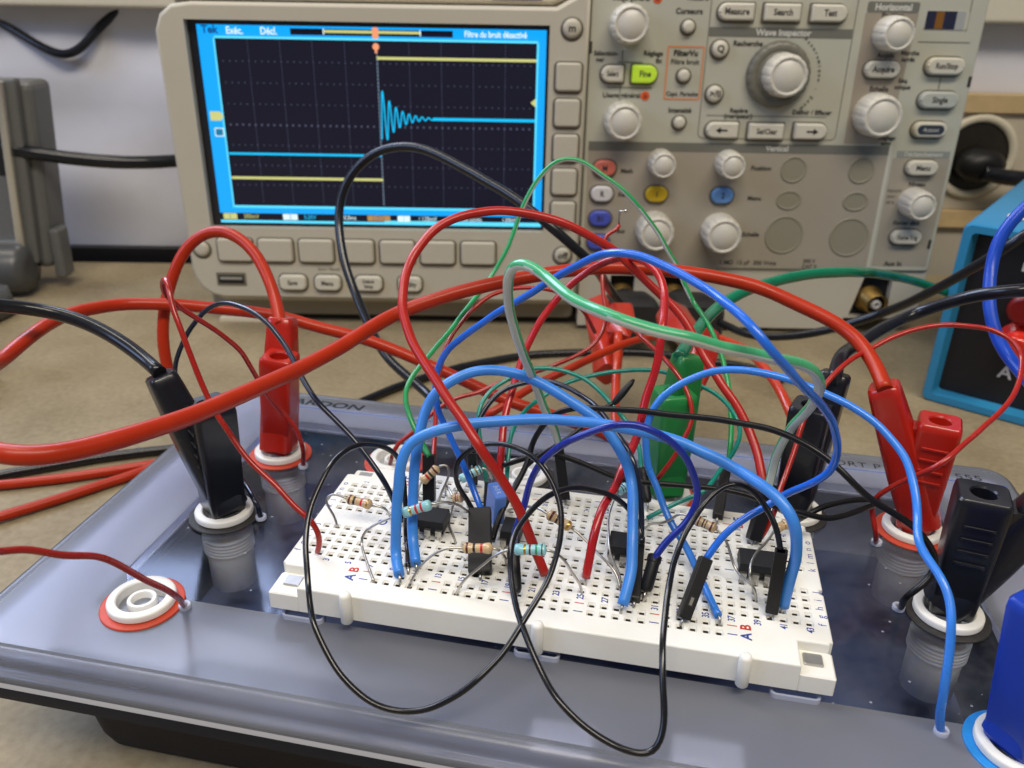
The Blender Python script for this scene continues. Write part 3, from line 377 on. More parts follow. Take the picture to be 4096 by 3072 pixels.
# black power plug in the wall socket
pp = thing('power_plug', 'black mains plug with its flex in the wall socket at the right edge', 'plug', sw(420, 100, 17))
mb = MB(); off = Vector(pp.location)/S
mb.rings([[sw(418 + r*math.cos(t)*1.0, 110 - h, 16 + r*.7*math.sin(t)) for t in [2*math.pi*i/28 for i in range(28)]] for r, h in ((14, 0), (14.5, 4), (13.5, 9), (9, 13), (4, 14.5))])
mb.build('plug_body', black_plastic, pp, off)
mb = MB(); tube(mb, [sw(416, 97, 13), sw(428, 96, 11), sw(442, 96, 10), sw(456, 97, 9.4)], 4.6)
tube(mb, [sw(452, 95, 8.7), sw(470, 98, 7), sw(520, 102, 5), sw(600, 104, 4)], 3.3); mb.build('flex', MW['black_lead'], pp, off)
# grey instrument at the left edge
gi = thing('bench_instrument', 'grey metal cased bench instrument cut off by the left edge', 'instrument', (-264, 243, TZ))
off = Vector((-264, 243, TZ)); gm = mat('grey painted steel', (0.125, 0.128, 0.128), 0.42, noise=0.06, bump=0.05); gl = mat('brushed chrome edge', (0.62, 0.62, 0.60), 0.22, metal=0.9)
L = lambda x, y, z: Vector((-264, 243, TZ)) + Vector((x*cy_ - y*sy_, x*sy_ + y*cy_, z))
def gbox(name, m, a, b_, bev=1.0, shear=0.10):
    mb = MB(); mb.box(a, b_); mb.v = [tuple(L(v[0] + shear*v[2], v[1], v[2])) for v in mb.v]; mb.build(name, m, gi, off, bevel=bev)
gbox('case', gm, (-90, 2, 12), (2, 24, 110), 4); gbox('front_bezel', gm, (-90, -3, 16), (-3, 3, 112), 1.5)
gbox('trim_bar', gl, (-12, -7, 24), (-7.5, -2, 111), 1.2); gbox('trim_bar', gl, (-90, -7, 26), (-10, -3, 30), 1.2)
gbox('vent_slot', well_black, (-17, -3.6, 64), (-13.5, -2.5, 88), 0.3)
cast = mat('dark grey casting', (0.075, 0.078, 0.082), 0.35, noise=.12)
mb = MB(); mb.lathe(L(-95, -8, 15), L(1, 0, 0) - L(0, 0, 0), [(13, 0), (13, 88), (11.5, 91), (6, 92)], 28); mb.build('base_tube', cast, gi, off)
gbox('side_knob', gm, (3, 2, 6), (9, 14, 34), 2, .04)
mb = MB()
mb.rings([[Vector((-262 + a*w_, 195 + 26*b_, z)) for a, b_ in rrect(1, 1, .3)] for w_, z in ((14, -43), (18, -41), (20, -34), (16, -28))]); mb.build('foot', cast, gi, off)
mb = MB(); mb.rings([[Vector((-213 + a*w_, 128 + 20*b_, z)) for a, b_ in rrect(1, 1, .3)] for w_, z in ((14, -43), (16, -41), (14, -20), (12, -15))]); mb.build('foot', cast, gi, off)

# blue cased instrument on the right
BO = Vector((185.5, 211, TZ)); e1 = Vector((.889, -.457, 0)).normalized(); e2 = Vector((.457, .889, 0)).normalized()
bd = thing('blue_instrument', 'black fronted sky blue cased instrument at the right edge, letter A on its front', 'instrument', BO)
P_ = lambda x, y, z: BO + e1*x + e2*y + Vector((0, 0, z))
bm_ = mat('sky blue case plastic', (0.024, 0.215, 0.42), 0.36, noise=0.04, bump=0.05)
mb = MB(); o1 = rrect(170, 77, 3); i1 = rrect(160, 68, 1.5)
X0, Z0 = 85, 38.5
mb.rings([[P_(X0+x, y, Z0+z) for x, z in o] for y, o in ((126, rrect(164, 74, 3)), (125, o1), (1.2, o1), (0, rrect(168.6, 75.6, 2.6)))], cap0=True, cap1=False)
vs, fs = fill_with_holes(rrect(168.6, 75.6, 2.6), [rrect(163, 70, 2)])
mb.add([P_(X0+x, 0, Z0+z) for x, z in vs], fs)
mb.rings([[P_(X0+x, y, Z0+z) for x, z in o] for y, o in ((0, rrect(163, 70, 2)), (6, i1))], cap0=False, cap1=False)
mb.build('case', bm_, bd, BO, autosmooth=35)
mb = MB(); mb.poly([P_(X0+x, 5.8, Z0+z) for x, z in rrect(160.4, 68.4, 1.5)])
mb.build('front_panel', mat('black front panel', (0.006, 0.006, 0.009), 0.45, noise=.1), bd, BO)
mb = MB(); put_text(mb, 'A', 7.5, P_(27.5, 5.4, 18.5), e1, (0, 0, 1), bold=.02); wp = mat('white print', (0.6, 0.6, 0.6), 0.5); mb.build('lettering', wp, bd, BO); mb = MB(); put_text(mb, 'mA', 7.5, P_(28, 5.4, 63), e1, (0, 0, 1), bold=.02)
mb.build('lettering', wp, bd, BO)
rp = mat('red terminal plastic', (0.62, 0.02, 0.01), 0.2, coat=.5)
mb = MB(); mb.lathe(P_(28, 5.6, 47), -e2, [(6, 0), (6, 6), (4.5, 7)]); mb.build('terminal', mat('dark red terminal', (0.16, 0.006, 0.006), .3), bd, BO)
mb = MB(); mb.lathe(P_(29, 5.6, 33), -e2, [(8, 0), (8, 2), (5.5, 2.4), (5.5, 12), (4.3, 13)]); mb.build('terminal', rp, bd, BO)
mb = MB(); pv = [(198.5, 223), (226, 216), (229, 221), (200, 229.5)]
c_ = P_(22, 22, 77.3); mb.rings([[c_ + e1*x + e2*y + Vector((0, 0, h)) for x, y in rrect(22, 9, 3)] for h in (0, .5)]); mb.build('top_label', mat('white sticker', (0.72, 0.70, 0.62), 0.5), bd, BO)

# ---------------------------------------------------------------- experiment box
ZT = -9.0
BX = Vector((56, 28, TZ))
box = thing('experiment_box', 'grey translucent experiment box with black base under the breadboard', 'instrument box', BX)
frost = bpy.data.materials.new('frosted clear plastic'); frost.use_nodes = True
nt = frost.node_tree; b = nt.nodes['Principled BSDF']; out = nt.nodes['Material Output']; tc = nt.nodes.new('ShaderNodeTexCoord')
n1 = nt.nodes.new('ShaderNodeTexNoise'); n1.inputs['Scale'].default_value = 14; n1.inputs['Detail'].default_value = 5; nt.links.new(tc.outputs['Object'], n1.inputs['Vector'])
n2 = nt.nodes.new('ShaderNodeTexNoise'); n2.inputs['Scale'].default_value = 1500; n2.inputs['Detail'].default_value = 3; nt.links.new(tc.outputs['Object'], n2.inputs['Vector'])
cr = nt.nodes.new('ShaderNodeValToRGB'); cr.color_ramp.elements[0].position = 0.35; cr.color_ramp.elements[1].position = 0.68
cr.color_ramp.elements[0].color = (0.30, 0.315, 0.36, 1); cr.color_ramp.elements[1].color = (0.42, 0.437, 0.485, 1)
nt.links.new(n1.outputs['Fac'], cr.inputs['Fac']); nt.links.new(cr.outputs['Color'], b.inputs['Base Color'])
b.inputs['Roughness'].default_value = 0.24; b.inputs['Specular IOR Level'].default_value = 0.7
bp = nt.nodes.new('ShaderNodeBump'); bp.inputs['Strength'].default_value = 0.12; bp.inputs['Distance'].default_value = 0.0002
nt.links.new(n2.outputs['Fac'], bp.inputs['Height']); nt.links.new(bp.outputs['Normal'], b.inputs['Normal'])
tr = nt.nodes.new('ShaderNodeBsdfRefraction'); tr.inputs['Color'].default_value = (0.85, 0.88, 1.0, 1); tr.inputs['Roughness'].default_value = 0.6; tr.inputs['IOR'].default_value = 1.45
ms = nt.nodes.new('ShaderNodeMixShader'); ms.inputs[0].default_value = 0.62
nt.links.new(b.outputs[0], ms.inputs[1]); nt.links.new(tr.outputs[0], ms.inputs[2]); nt.links.new(ms.outputs[0], out.inputs[0])

clear = bpy.data.materials.new('clear scratched plastic'); clear.use_nodes = True
nt = clear.node_tree; nt.nodes.remove(nt.nodes['Principled BSDF']); out = nt.nodes['Material Output']; tc = nt.nodes.new('ShaderNodeTexCoord')
tr = nt.nodes.new('ShaderNodeBsdfTransparent'); tr.inputs[0].default_value = (0.93, 0.95, 1.0, 1)
gl_ = nt.nodes.new('ShaderNodeBsdfGlossy'); gl_.inputs['Roughness'].default_value = 0.10; gl_.inputs['Color'].default_value = (0.8, 0.85, 1, 1)
df = nt.nodes.new('ShaderNodeBsdfDiffuse'); df.inputs[0].default_value = (0.35, 0.37, 0.42, 1)
fr = nt.nodes.new('ShaderNodeFresnel'); fr.inputs[0].default_value = 1.42
m1 = nt.nodes.new('ShaderNodeMixShader'); nt.links.new(fr.outputs[0], m1.inputs[0]); nt.links.new(tr.outputs[0], m1.inputs[1]); nt.links.new(gl_.outputs[0], m1.inputs[2])
n1 = nt.nodes.new('ShaderNodeTexNoise'); n1.inputs['Scale'].default_value = 45; n1.inputs['Detail'].default_value = 9; n1.inputs['Roughness'].default_value = .7; nt.links.new(tc.outputs['Object'], n1.inputs['Vector'])
r1 = nt.nodes.new('ShaderNodeMapRange'); r1.inputs['From Min'].default_value = .40; r1.inputs['From Max'].default_value = .75; r1.inputs['To Min'].default_value = .01; r1.inputs['To Max'].default_value = .17
nt.links.new(n1.outputs['Fac'], r1.inputs['Value'])
# fine dust specks
vo = nt.nodes.new('ShaderNodeTexVoronoi'); vo.inputs['Scale'].default_value = 380; nt.links.new(tc.outputs['Object'], vo.inputs['Vector'])
lt = nt.nodes.new('ShaderNodeMath'); lt.operation = 'LESS_THAN'; lt.inputs[1].default_value = .10; nt.links.new(vo.outputs['Distance'], lt.inputs[0])
wn = nt.nodes.new('ShaderNodeMath'); wn.operation = 'GREATER_THAN'; wn.inputs[1].default_value = .66
sepc = nt.nodes.new('ShaderNodeSeparateColor'); nt.links.new(vo.outputs['Color'], sepc.inputs[0]); nt.links.new(sepc.outputs[0], wn.inputs[0])
mu = nt.nodes.new('ShaderNodeMath'); mu.operation = 'MULTIPLY'; nt.links.new(lt.outputs[0], mu.inputs[0]); nt.links.new(wn.outputs[0], mu.inputs[1])
mu2 = nt.nodes.new('ShaderNodeMath'); mu2.operation = 'MULTIPLY_ADD'; mu2.inputs[1].default_value = .8; nt.links.new(mu.outputs[0], mu2.inputs[0]); nt.links.new(r1.outputs[0], mu2.inputs[2])
m2 = nt.nodes.new('ShaderNodeMixShader'); nt.links.new(mu2.outputs[0], m2.inputs[0]); nt.links.new(m1.outputs[0], m2.inputs[1]); nt.links.new(df.outputs[0], m2.inputs[2]); nt.links.new(m2.outputs[0], out.inputs[0])

PX0, PX1, PY0, PY1 = -62.5, 173.5, -33.0, 90.0
WX0, WX1, WY0, WY1 = -41.0, 151.6, -11.3, 71.8
def outline(off, r=6):
    w = PX1-PX0+2*off; h = PY1-PY0+2*off
    return [((PX0+PX1)/2+x, (PY0+PY1)/2+y) for x, y in rrect(w, h, r+off, 8)]
mb = MB()
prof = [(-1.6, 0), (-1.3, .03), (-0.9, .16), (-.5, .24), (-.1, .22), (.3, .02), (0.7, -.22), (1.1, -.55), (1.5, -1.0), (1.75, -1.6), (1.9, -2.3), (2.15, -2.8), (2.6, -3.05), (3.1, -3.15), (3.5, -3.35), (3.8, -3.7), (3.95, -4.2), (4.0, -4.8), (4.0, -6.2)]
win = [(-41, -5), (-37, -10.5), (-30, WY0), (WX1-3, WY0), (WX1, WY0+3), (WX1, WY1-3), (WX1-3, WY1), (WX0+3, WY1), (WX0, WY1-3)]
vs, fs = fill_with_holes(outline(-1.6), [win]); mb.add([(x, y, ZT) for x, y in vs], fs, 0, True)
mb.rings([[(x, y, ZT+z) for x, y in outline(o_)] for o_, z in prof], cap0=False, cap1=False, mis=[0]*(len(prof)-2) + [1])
mb.rings([[(x, y, ZT+z) for x, y in win] for z in (0, -2.2)], smooth=False, cap0=False, cap1=False)
mb.build('lid', [frost, mat('painted edge highlight', (0.55, 0.57, 0.63), 0.25, coat=.3)], box, BX)  # lowest rim face coloured paler, the bright edge line painted in
mb = MB(); mb.poly([(x, y, ZT-.25) for x, y in win]); mb.build('clear_window', clear, box, BX)
base_blk = mat('black base plastic', (0.009, 0.011, 0.018), 0.45, spec=.2, noise=0.1, bump=0.08, bscale=1500)
inner = mat('navy black interior', (0.060, 0.085, 0.19), 0.5, noise=.25, nscale=60)
mb = MB()
def bo(x0, x1, y0, y1, r, z): return [((x0+x1)/2+x, (y0+y1)/2+y, z) for x, y in rrect(x1-x0, y1-y0, r, 8)]
mb.rings([bo(PX0-3.9, PX1+3.9, PY0-3.9, PY1+3.9, 9.5, -15.25), bo(PX0-4, PX1+4, PY0-4, PY1+4, 9.5, -15.6), bo(PX0-3.9, PX1+3.9, PY0-3.9, PY1+3.9, 9.5, -18.3), bo(PX0-3.3, PX1+3.3, PY0-3.3, PY1+3.3, 9, -18.8),
          bo(-44, 155, -28, 85, 6, -19.2), bo(-41.5, 152.5, -26, 83, 6, -38), bo(-40, 151, -24.8, 82, 5, -41.5), bo(-37.5, 148.5, -22, 79, 3, -42.9)], cap0=False)
mb.build('base', base_blk, box, BX, autosmooth=40)
mb = MB(); mb.rings([bo(PX0, PX1, PY0, PY1, 6, -16.2), bo(-46, 157, -22, 84, 6, -17.0), bo(-43.5, 154, -20, 82, 6, -38.5)][0:3], cap0=False, cap1=True)
mb.build('interior_tray', inner, box, BX)
pale = mat('pale lid brightener', (0.60, 0.60, 0.68), 0.6)  # for unseen pale pieces added under the frosted lid to lighten it
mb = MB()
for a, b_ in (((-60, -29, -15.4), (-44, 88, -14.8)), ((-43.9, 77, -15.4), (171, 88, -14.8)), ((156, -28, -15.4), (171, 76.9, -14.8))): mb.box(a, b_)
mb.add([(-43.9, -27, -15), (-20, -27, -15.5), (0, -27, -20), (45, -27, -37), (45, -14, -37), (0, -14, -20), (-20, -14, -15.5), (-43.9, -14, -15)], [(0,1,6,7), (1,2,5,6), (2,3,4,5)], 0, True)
mb.build('lid_brightener', pale, box, BX)
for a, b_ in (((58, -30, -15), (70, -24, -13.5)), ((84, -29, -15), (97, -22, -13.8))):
    mb = MB(); mb.box(a, b_); mb.build('added_pale_block', pale, box, BX, bevel=1)  # added unseen, gives blurred pale spots through the lid
mb = MB()
put_text(mb, 'CARDON', 4.9, (-17.5, 84.4, ZT+.05), (1,0,0), (0,1,0), align='RIGHT', sx=1.35, bold=.03, shear=.15)
put_text(mb, 'SUPPORT P', 4.0, (139.8, 83.9, ZT+.05), (1,0,0), (0,1,0), align='RIGHT', sx=1.12, spacing=1.06)
put_text(mb, '- 555', 4.0, (156.2, 83.6, ZT+.05), (1,0,0), (0,1,0), align='LEFT', sx=1.2, spacing=1.05)
mb.build('lettering', mat('dark print', (0.015, 0.015, 0.02), 0.4), box, BX)
mb = MB(); mb.box((WX0-6, 80.7, ZT+.02), (WX1+22, 81.05, ZT+.05)); mb.build('printed_line', mat('blue printed line', (0.05, 0.16, 0.55), 0.5), box, BX)

# banana sockets: nylon bushing, coloured ring on the lid, threaded barrel below
RING = {'red': mat('orange red fibre washer', (0.52, 0.055, 0.022), 0.5, noise=.1, nscale=600), 'black': mat('black fibre washer', (0.025, 0.023, 0.022), 0.6, noise=.5, nscale=900), 'blue': mat('blue washer', (0.015, 0.24, 0.66), 0.45, noise=.1, nscale=600)}
barrel_m = mat('milky nylon barrel', (0.92, 0.91, 0.90), 0.4, noise=.03, sss=1.0)
barrel_m.node_tree.nodes['Principled BSDF'].inputs['Subsurface Scale'].default_value = 4.0
SK = [('red', -30.3, -14.6, 1), ('black', -30.2, 20.4, 0), ('red', -29.8, 51.5, 0), ('red', 3.7, 54.6, 1), ('black', 40.4, 55.3, 1), ('red', 79.0, 53.6, 0), ('black', 112.2, 53.8, 0), ('red', 141.2, 52.3, 0), ('black', 141.8, 20.4, 0), ('blue', 144.6, -15.4, 0)]
for col, x, y, open_ in SK:
    mb = MB(); z = ZT + .45
    mb.lathe((x, y, z), (0,0,1), [(6.9, 0), (7.15, .3), (7.15, 1.35), (7.0, 1.65), (6.7, 1.8), (5.4, 1.85), (5.1, 1.6), (4.9, -2.5), (3.1, -2.5), (3.1, .9), (2.95, 1.15), (2.3, 1.15), (2.1, .9), (2.0, -6)], 48, cap0=False)
    s_ = mb.build('socket', nylon, box, BX, autosmooth=38)
    mb = MB(); rr = 8.75
    mb.lathe((x, y, ZT), (0,0,1), [(rr, 0), (rr, .4), (rr-.3, .45), (6.9, .46)], 48, cap0=False, cap1=False); mb.build('washer', RING[col], s_, BX)
    mb = MB(); pr = [(6.6, -2.2), (6.6, -3.2)]
    pr = [(4.6, -1.2), (4.6, -4.9), (6.3, -5.0)]
    for k in range(5): pr += [(6.3, -5.1-k*.95), (6.35, -5.7-k*.95), (6.12, -5.85-k*.95), (6.12, -5.98-k*.95)]
    pr += [(5.7, -11.6), (5.6, -20.4), (5.0, -20.8)]
    mb.lathe((x, y, ZT), (0,0,-1), [(r, -h) for r, h in pr], 36); mb.build('barrel', barrel_m, s_, BX)
grom = mat('clear grommet', (0.45, 0.48, 0.60), 0.25)
for x, y in ((-20.8, -13.6), (-20.4, 20.8), (-20.6, 46.5), (132.25, -14.3), (131.7, 20.3), (131.45, 44.8)):
    mb = MB(); mb.lathe((x, y, ZT), (0,0,1), [(1.35, 0), (1.35, .9), (1.2, 1.05), (.7, 1.05), (.65, .3)], 20, cap0=False, cap1=False); mb.build('grommet', grom, box, BX)
# moulded slots in the lid under the breadboard edge
for x in (5.6, 56.2, 106.6):
    mb = MB(); o_ = rrect(9.5, 3.0, 1.2); i_ = rrect(8.5, 2.0, .8)
    y = -11.0
    mb.rings([[(x+a, y+b_, ZT+h) for a, b_ in q] for q, h in ((o_, .02), (o_, 1.1), (i_, 1.1), (i_, .02))], cap0=False, cap1=False, smooth=False); mb.build('slot_rim', grom, box, BX)

# ---------------------------------------------------------------- breadboard
BB = Vector((56, 12, -6.3))
bb = thing('breadboard', 'ivory solderless breadboard with blue and red lettering in the middle', 'breadboard', BB)
PT = 2.54
mb = MB()
gx0, gx1 = 1.27, 43.5*PT; rx0, rx1 = 6.2, 105.6
gy0, gy1 = -7.87, 35.31
bodypts = [(-1.3, -4.6), (-0.6, -4.9), (-0.6, -5.4), (5.4, -5.4), (5.4, -12.4), (106.4, -12.4), (106.4, -5.4), (112.4, -5.4), (112.4, -4.9), (113.1, -4.6), (113.1, 9.6), (112.4, 9.9), (112.4, 11.2), (113.1, 11.5), (113.1, 32.4), (112.2, 32.7), (107.0, 32.7), (107.0, 37.2), (5.0, 37.2), (5.0, 32.7), (-.4, 32.7), (-1.3, 32.4), (-1.3, 11.5), (-.6, 11.2), (-.6, 9.9), (-1.3, 9.6)]
def inset(pts, d):
    n = len(pts); out = []
    for i in range(n):
        p0 = Vector(pts[i-1]); p1 = Vector(pts[i]); p2 = Vector(pts[(i+1) % n])
        a = (p1-p0).normalized(); c = (p2-p1).normalized(); n1 = Vector((-a.y, a.x)); n2 = Vector((-c.y, c.x)); m_ = n1+n2
        out.append(tuple(p1 + m_*(d/max(.4, m_.dot(n1)))))
    return out
grid = [(rx0, gy0), (rx1, gy0), (rx1, -1.27), (gx1, -1.27), (gx1, 29.21), (rx1, 29.21), (rx1, gy1), (rx0, gy1), (rx0, 29.21), (gx0, 29.21), (gx0, -1.27), (rx0, -1.27)]
vs, fs = fill_with_holes(inset(bodypts, .35), [grid]); mb.add([(x, y, 0) for x, y in vs], fs)
mb.rings([[(x, y, z) for x, y in q] for q, z in ((bodypts, -6.2), (bodypts, -.3), (inset(bodypts, .12), -.09), (inset(bodypts, .35), 0))], smooth=False, cap1=False)
# corner blocks carrying the metal plates
for (x0, x1, y0, y1) in ((-1.3, 5.4, -12.4, -5.4), (106.4, 113.1, -12.4, -5.4), (-1.0, 5.0, 32.7, 38.2), (107, 112.8, 32.7, 38.2)):
    mb.rings([[((x0+x1)/2+a, (y0+y1)/2+b_, z) for a, b_ in rrect(x1-x0-2*q, y1-y0-2*q, .4, 3)] for q, z in ((0, -6.2), (0, -2.4), (.3, -2.1))], smooth=False)
groups = [(8, 12), (14, 18), (20, 24), (26, 30), (32, 36)]
def hole(cx, cy):
    h = PT/2; a = .80; c = .5
    def sq(q, z): return [(cx-q, cy-q, z), (cx+q, cy-q, z), (cx+q, cy+q, z), (cx-q, cy+q, z)]
    mb.add(sq(h, 0) + sq(a, 0) + sq(a-.06, -.15) + sq(c, -.55), [(k*4+i, k*4+(i+1) % 4, k*4+4+(i+1) % 4, k*4+4+i) for k in range(3) for i in range(4)], 0)
    mb.add(sq(c, -.55) + sq(c, -3.2), [(i, (i+1) % 4, 4+(i+1) % 4, 4+i) for i in range(4)], 1)
    mb.add(sq(c, -1.5), [(0, 1, 2, 3)], 1)
rows_full = [0, 2.54, 5.08, 7.62, 10.16] + [17.78 + 2.54*i for i in range(5)]
rails = [-6.6, -4.06, 13.97, 31.5, 34.04]
for y in rows_full:
    for c_ in range(1, 44): hole(c_*PT, y)
for y in rails:
    x = X_ = rx0 if y < 0 or y > 30 else gx0
    for a, b_ in groups:
        mb.poly([(x, y-1.27, 0), ((a-.5)*PT, y-1.27, 0), ((a-.5)*PT, y+1.27, 0), (x, y+1.27, 0)]); x = (b_+.5)*PT
        for c_ in range(a, b_+1): hole(c_*PT, y)
    XE = rx1 if y < 0 or y > 30 else gx1; mb.poly([(x, y-1.27, 0), (XE, y-1.27, 0), (XE, y+1.27, 0), (x, y+1.27, 0)])
ys = sorted([(y-1.27, y+1.27) for y in rows_full + rails]); cur = gy0
for a, b_ in ys:
    q0, q1 = (rx0, rx1) if (cur < -1.3 or cur > 29.1) else (gx0, gx1)
    if a - cur > .01: mb.poly([(q0, cur, 0), (q1, cur, 0), (q1, a, 0), (q0, a, 0)])
    cur = b_
if gy1 - cur > .01: mb.poly([(gx0, cur, 0), (gx1, cur, 0), (gx1, gy1, 0), (gx0, gy1, 0)])
mb.build('body', [board_white, hole_dark, brass], bb, BB)
for x in (16.3, 56.4, 96.2):
    mb = MB(); mb.lathe((x, -13.0, -6.4), (0,0,1), [(1.0, 0), (1.25, .3), (1.25, 6.8), (1.0, 7.4), (.5, 7.5)], 20); mb.build('peg', board_white, bb, BB)
for x, y in ((2.6, -8.2), (109.2, -8.2), (2.4, 35.2), (109.6, 35.2)):
    mb = MB(); mb.rings([[(x+a, y+b_, z) for a, b_ in rrect(q, q*.86, .2, 2)] for q, z in ((3.6, -2.1), (3.6, -1.75), (3.3, -1.6))], smooth=False); mb.build('metal_plate', nut_grey, bb, BB)
tb = MB(); RU = (0, 1, 0); RV = (-1, 0, 0)     # writing is turned a quarter turn
for c_ in range(3, 44, 2): put_text(tb, str(c_), 2.0, (c_*PT, -2.03, .02), RU, RV, bold=.02, sx=.88, spacing=.9)
for c_ in range(2, 43, 2): put_text(tb, str(c_), 1.7, (c_*PT, 29.75, .02), RU, RV, bold=.01, sx=.75, spacing=.9)
for i, ch in enumerate('fghij'):
    for x in (-.05, 111.75): put_text(tb, ch if ch != 'j' else 'J', 2.3, (x, i*PT, .02), RU, RV)
for i, ch in enumerate('klmno'):
    for x in (-.05, 111.75): put_text(tb, ch, 2.3, (x, 17.78+i*PT, .02), RU, RV)
for x in (14.9, 96.7):
    put_text(tb, 'A', 2.9, (x, -6.6, .02), RU, RV, bold=.03); put_text(tb, 'B', 2.9, (x, -4.05, .02), RU, RV, 1, bold=.03)
    put_text(tb, 'C', 2.9, (x, 13.9, .02), RU, RV, bold=.03); put_text(tb, 'D', 2.9, (x, 31.5, .02), RU, RV, 1, bold=.03); put_text(tb, 'E', 2.9, (x, 34.0, .02), RU, RV, bold=.03)
for c_ in (7, 13, 19, 25, 31, 37):
    for y, mi_ in ((-6.6, 0), (-4.06, 1), (13.97, 0), (31.5, 1), (34.04, 0)):
        tb.poly([(c_*PT-.95, y-.14, .02), (c_*PT+.95, y-.14, .02), (c_*PT+.95, y+.14, .02), (c_*PT-.95, y+.14, .02)], mi_)
tb.build('lettering', [ink_blue, ink_red], bb, BB)
# ---------------------------------------------------------------- oscilloscope (built in its own frame: x right, y back, z up, origin at the lit screen's lower left)
sc = thing('oscilloscope', 'grey beige digital oscilloscope with lit blue edged screen behind the wires', 'oscilloscope')
sc.matrix_world = Matrix.Translation(SO * S) @ RRm.to_4x4()
sc.location = SO * S; sc.rotation_euler = RRm.to_euler()
beige = mat('warm grey abs', srgb(188, 182, 166), 0.45, noise=0.025, nscale=40, bump=0.12, bscale=1600)
beige_hi = mat('pale lip abs', srgb(214, 205, 182), 0.42, noise=0.02, bump=.05)
panel_c = mat('control panel film', srgb(181, 180, 165), 0.42, noise=0.025, nscale=50, bump=.06, bscale=1800)
panel_d = mat('vertical section film', srgb(160, 152, 137), 0.45, noise=0.03, nscale=50, bump=.06, bscale=1800)
panel_h = mat('horizontal section film', srgb(153, 143, 128), 0.45, noise=0.03, nscale=50)
band_c = mat('dark grey band', srgb(110, 110, 102), 0.45); line_c = mat('pale line', srgb(196, 194, 182), 0.45)
btn = mat('light key plastic', srgb(205, 200, 184), 0.38, noise=0.02); btn2 = mat('soft key plastic', srgb(190, 184, 168), 0.42, noise=0.02)
knob_m = mat('knob plastic', srgb(206, 202, 190), 0.33, noise=0.03, nscale=90)
jog_m = mat('dark jog ring', srgb(112, 110, 98), 0.4, noise=.04)
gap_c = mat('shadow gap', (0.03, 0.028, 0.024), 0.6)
orange_l = mat('orange frame', srgb(214, 140, 96), 0.5); orange_d = mat('orange dot', srgb(216, 88, 40), 0.5)
txt_c = mat('panel print', srgb(52, 52, 50), 0.5); txt_w = mat('white panel print', srgb(205, 205, 198), 0.5)
def sob(name, mb, m, parent=None, bevel=0, autosmooth=None):
    return mb.build(name, m, parent or sc, (0,0,0), bevel=bevel, autosmooth=autosmooth)
def plate(mb, pts, y0, y1, mi=0, bev=.3):
    """prism along -y; pts = outline (x, z); front at y1 < y0"""
    c = (sum(p[0] for p in pts)/len(pts), sum(p[1] for p in pts)/len(pts)) 
    q = inset(pts, bev)
    mb.rings([[(x, y0, z) for x, z in pts], [(x, y1+bev, z) for x, z in pts], [(x, y1+bev*.3, z) for x, z in inset(pts, bev*.3)], [(x, y1, z) for x, z in q]], mi, smooth=True, cap0=False, cap1=True)
def rr(x, z, w, h, r, n=5): return [(x+a, z+b_) for a, b_ in rrect(w, h, r, n)]
XV = (1, 0, 0); ZV = (0, 0, 1)
# housing
mb = MB(); plate(mb, rr(165, 33, 352, 150, 8), 134, 4.5, 0, 4); sob('housing', mb, beige)
# display bezel with its opening
mb = MB()
bo_ = [(-16.2, -22), (-15.2, -27), (-12.5, -32), (-8, -35.6), (-2, -37.2), (160, -37.2), (172, -36.5), (172.3, -20), (172.4, 60), (172.6, 103.5), (168, 102.5), (158, 97), (0, 96.8), (-9, 95.6), (-14.5, 91.5), (-17.2, 85), (-16.8, 40)]
op = [(-4, -1.6), (155.2, -1.6), (155.2, 89.6), (-4, 89.6)]
vs, fs = fill_with_holes(inset(bo_, 1.6), [op]); mb.add([(x, -3.6, z) for x, z in vs], [tuple(reversed(f)) for f in fs])
mb.rings([[(x, y, z) for x, z in q] for q, y in ((bo_, 6), (bo_, -1.8), (inset(bo_, .5), -3.1), (inset(bo_, 1.6), -3.6))], cap0=False, cap1=False)
mb.rings([[(x, y, z) for x, z in q] for q, y in ((op, -3.6), (inset(op, -.1), .8))], smooth=False, cap0=False, cap1=False)
sob('display_bezel', mb, beige, autosmooth=50)
mb = MB(); plate(mb, [(-12, 97.5), (156, 97.6), (171, 103.8), (171, 112), (-12, 112)], 30, 1.0, 0, 2.2); sob('top_lip', mb, beige_hi)
mb = MB(); plate(mb, [(130, 99.5), (151.5, 99.5), (151.5, 106), (133, 106)], 1, .6, 0, .05); sob('top_badge', mb, mat('violet badge', srgb(92, 74, 140), .4))
# display
frame_b = mat('black display frame', (0.012, 0.013, 0.02), 0.25)
mb = MB(); mb.poly([(-4, .7, -1.6), (155.3, .7, -1.6), (155.3, .7, 89.7), (-4, .7, 89.7)]); sob('display_frame', mb, frame_b)
def em(name, c, e): return mat(name, (0.01, 0.01, 0.012), 0.3, emit=c, estr=e)
cy_blue = em('cyan blue display', (0.0, 0.36, 0.92), 1.15); cy_bright = em('pale cyan display', (0.10, 0.66, 0.95), 1.25)
scrm = mat('unlit display', (0.012, 0.012, 0.02), 0.22, emit=(0.005, 0.005, 0.013), estr=0.85, spec=.15)
yel = em('yellow trace', (0.62, 0.62, 0.22), 1.05); grd = em('graticule', (0.075, 0.085, 0.16), 1.0); cyt = em('cyan trace', (0.0, 0.50, 0.90), 1.15)
whm = em('white display text', (0.75, 0.92, 1.0), 1.1); orm = em('orange display mark', (0.95, 0.35, 0.18), 1.0); blk_t = em('navy display text', (0.0, 0.06, 0.22), 1.0)
mb = MB(); mb.poly([(0, .4, 0), (154, .4, 0), (154, .4, 87.6), (0, .4, 87.6)]); disp = sob('display', mb, scrm)
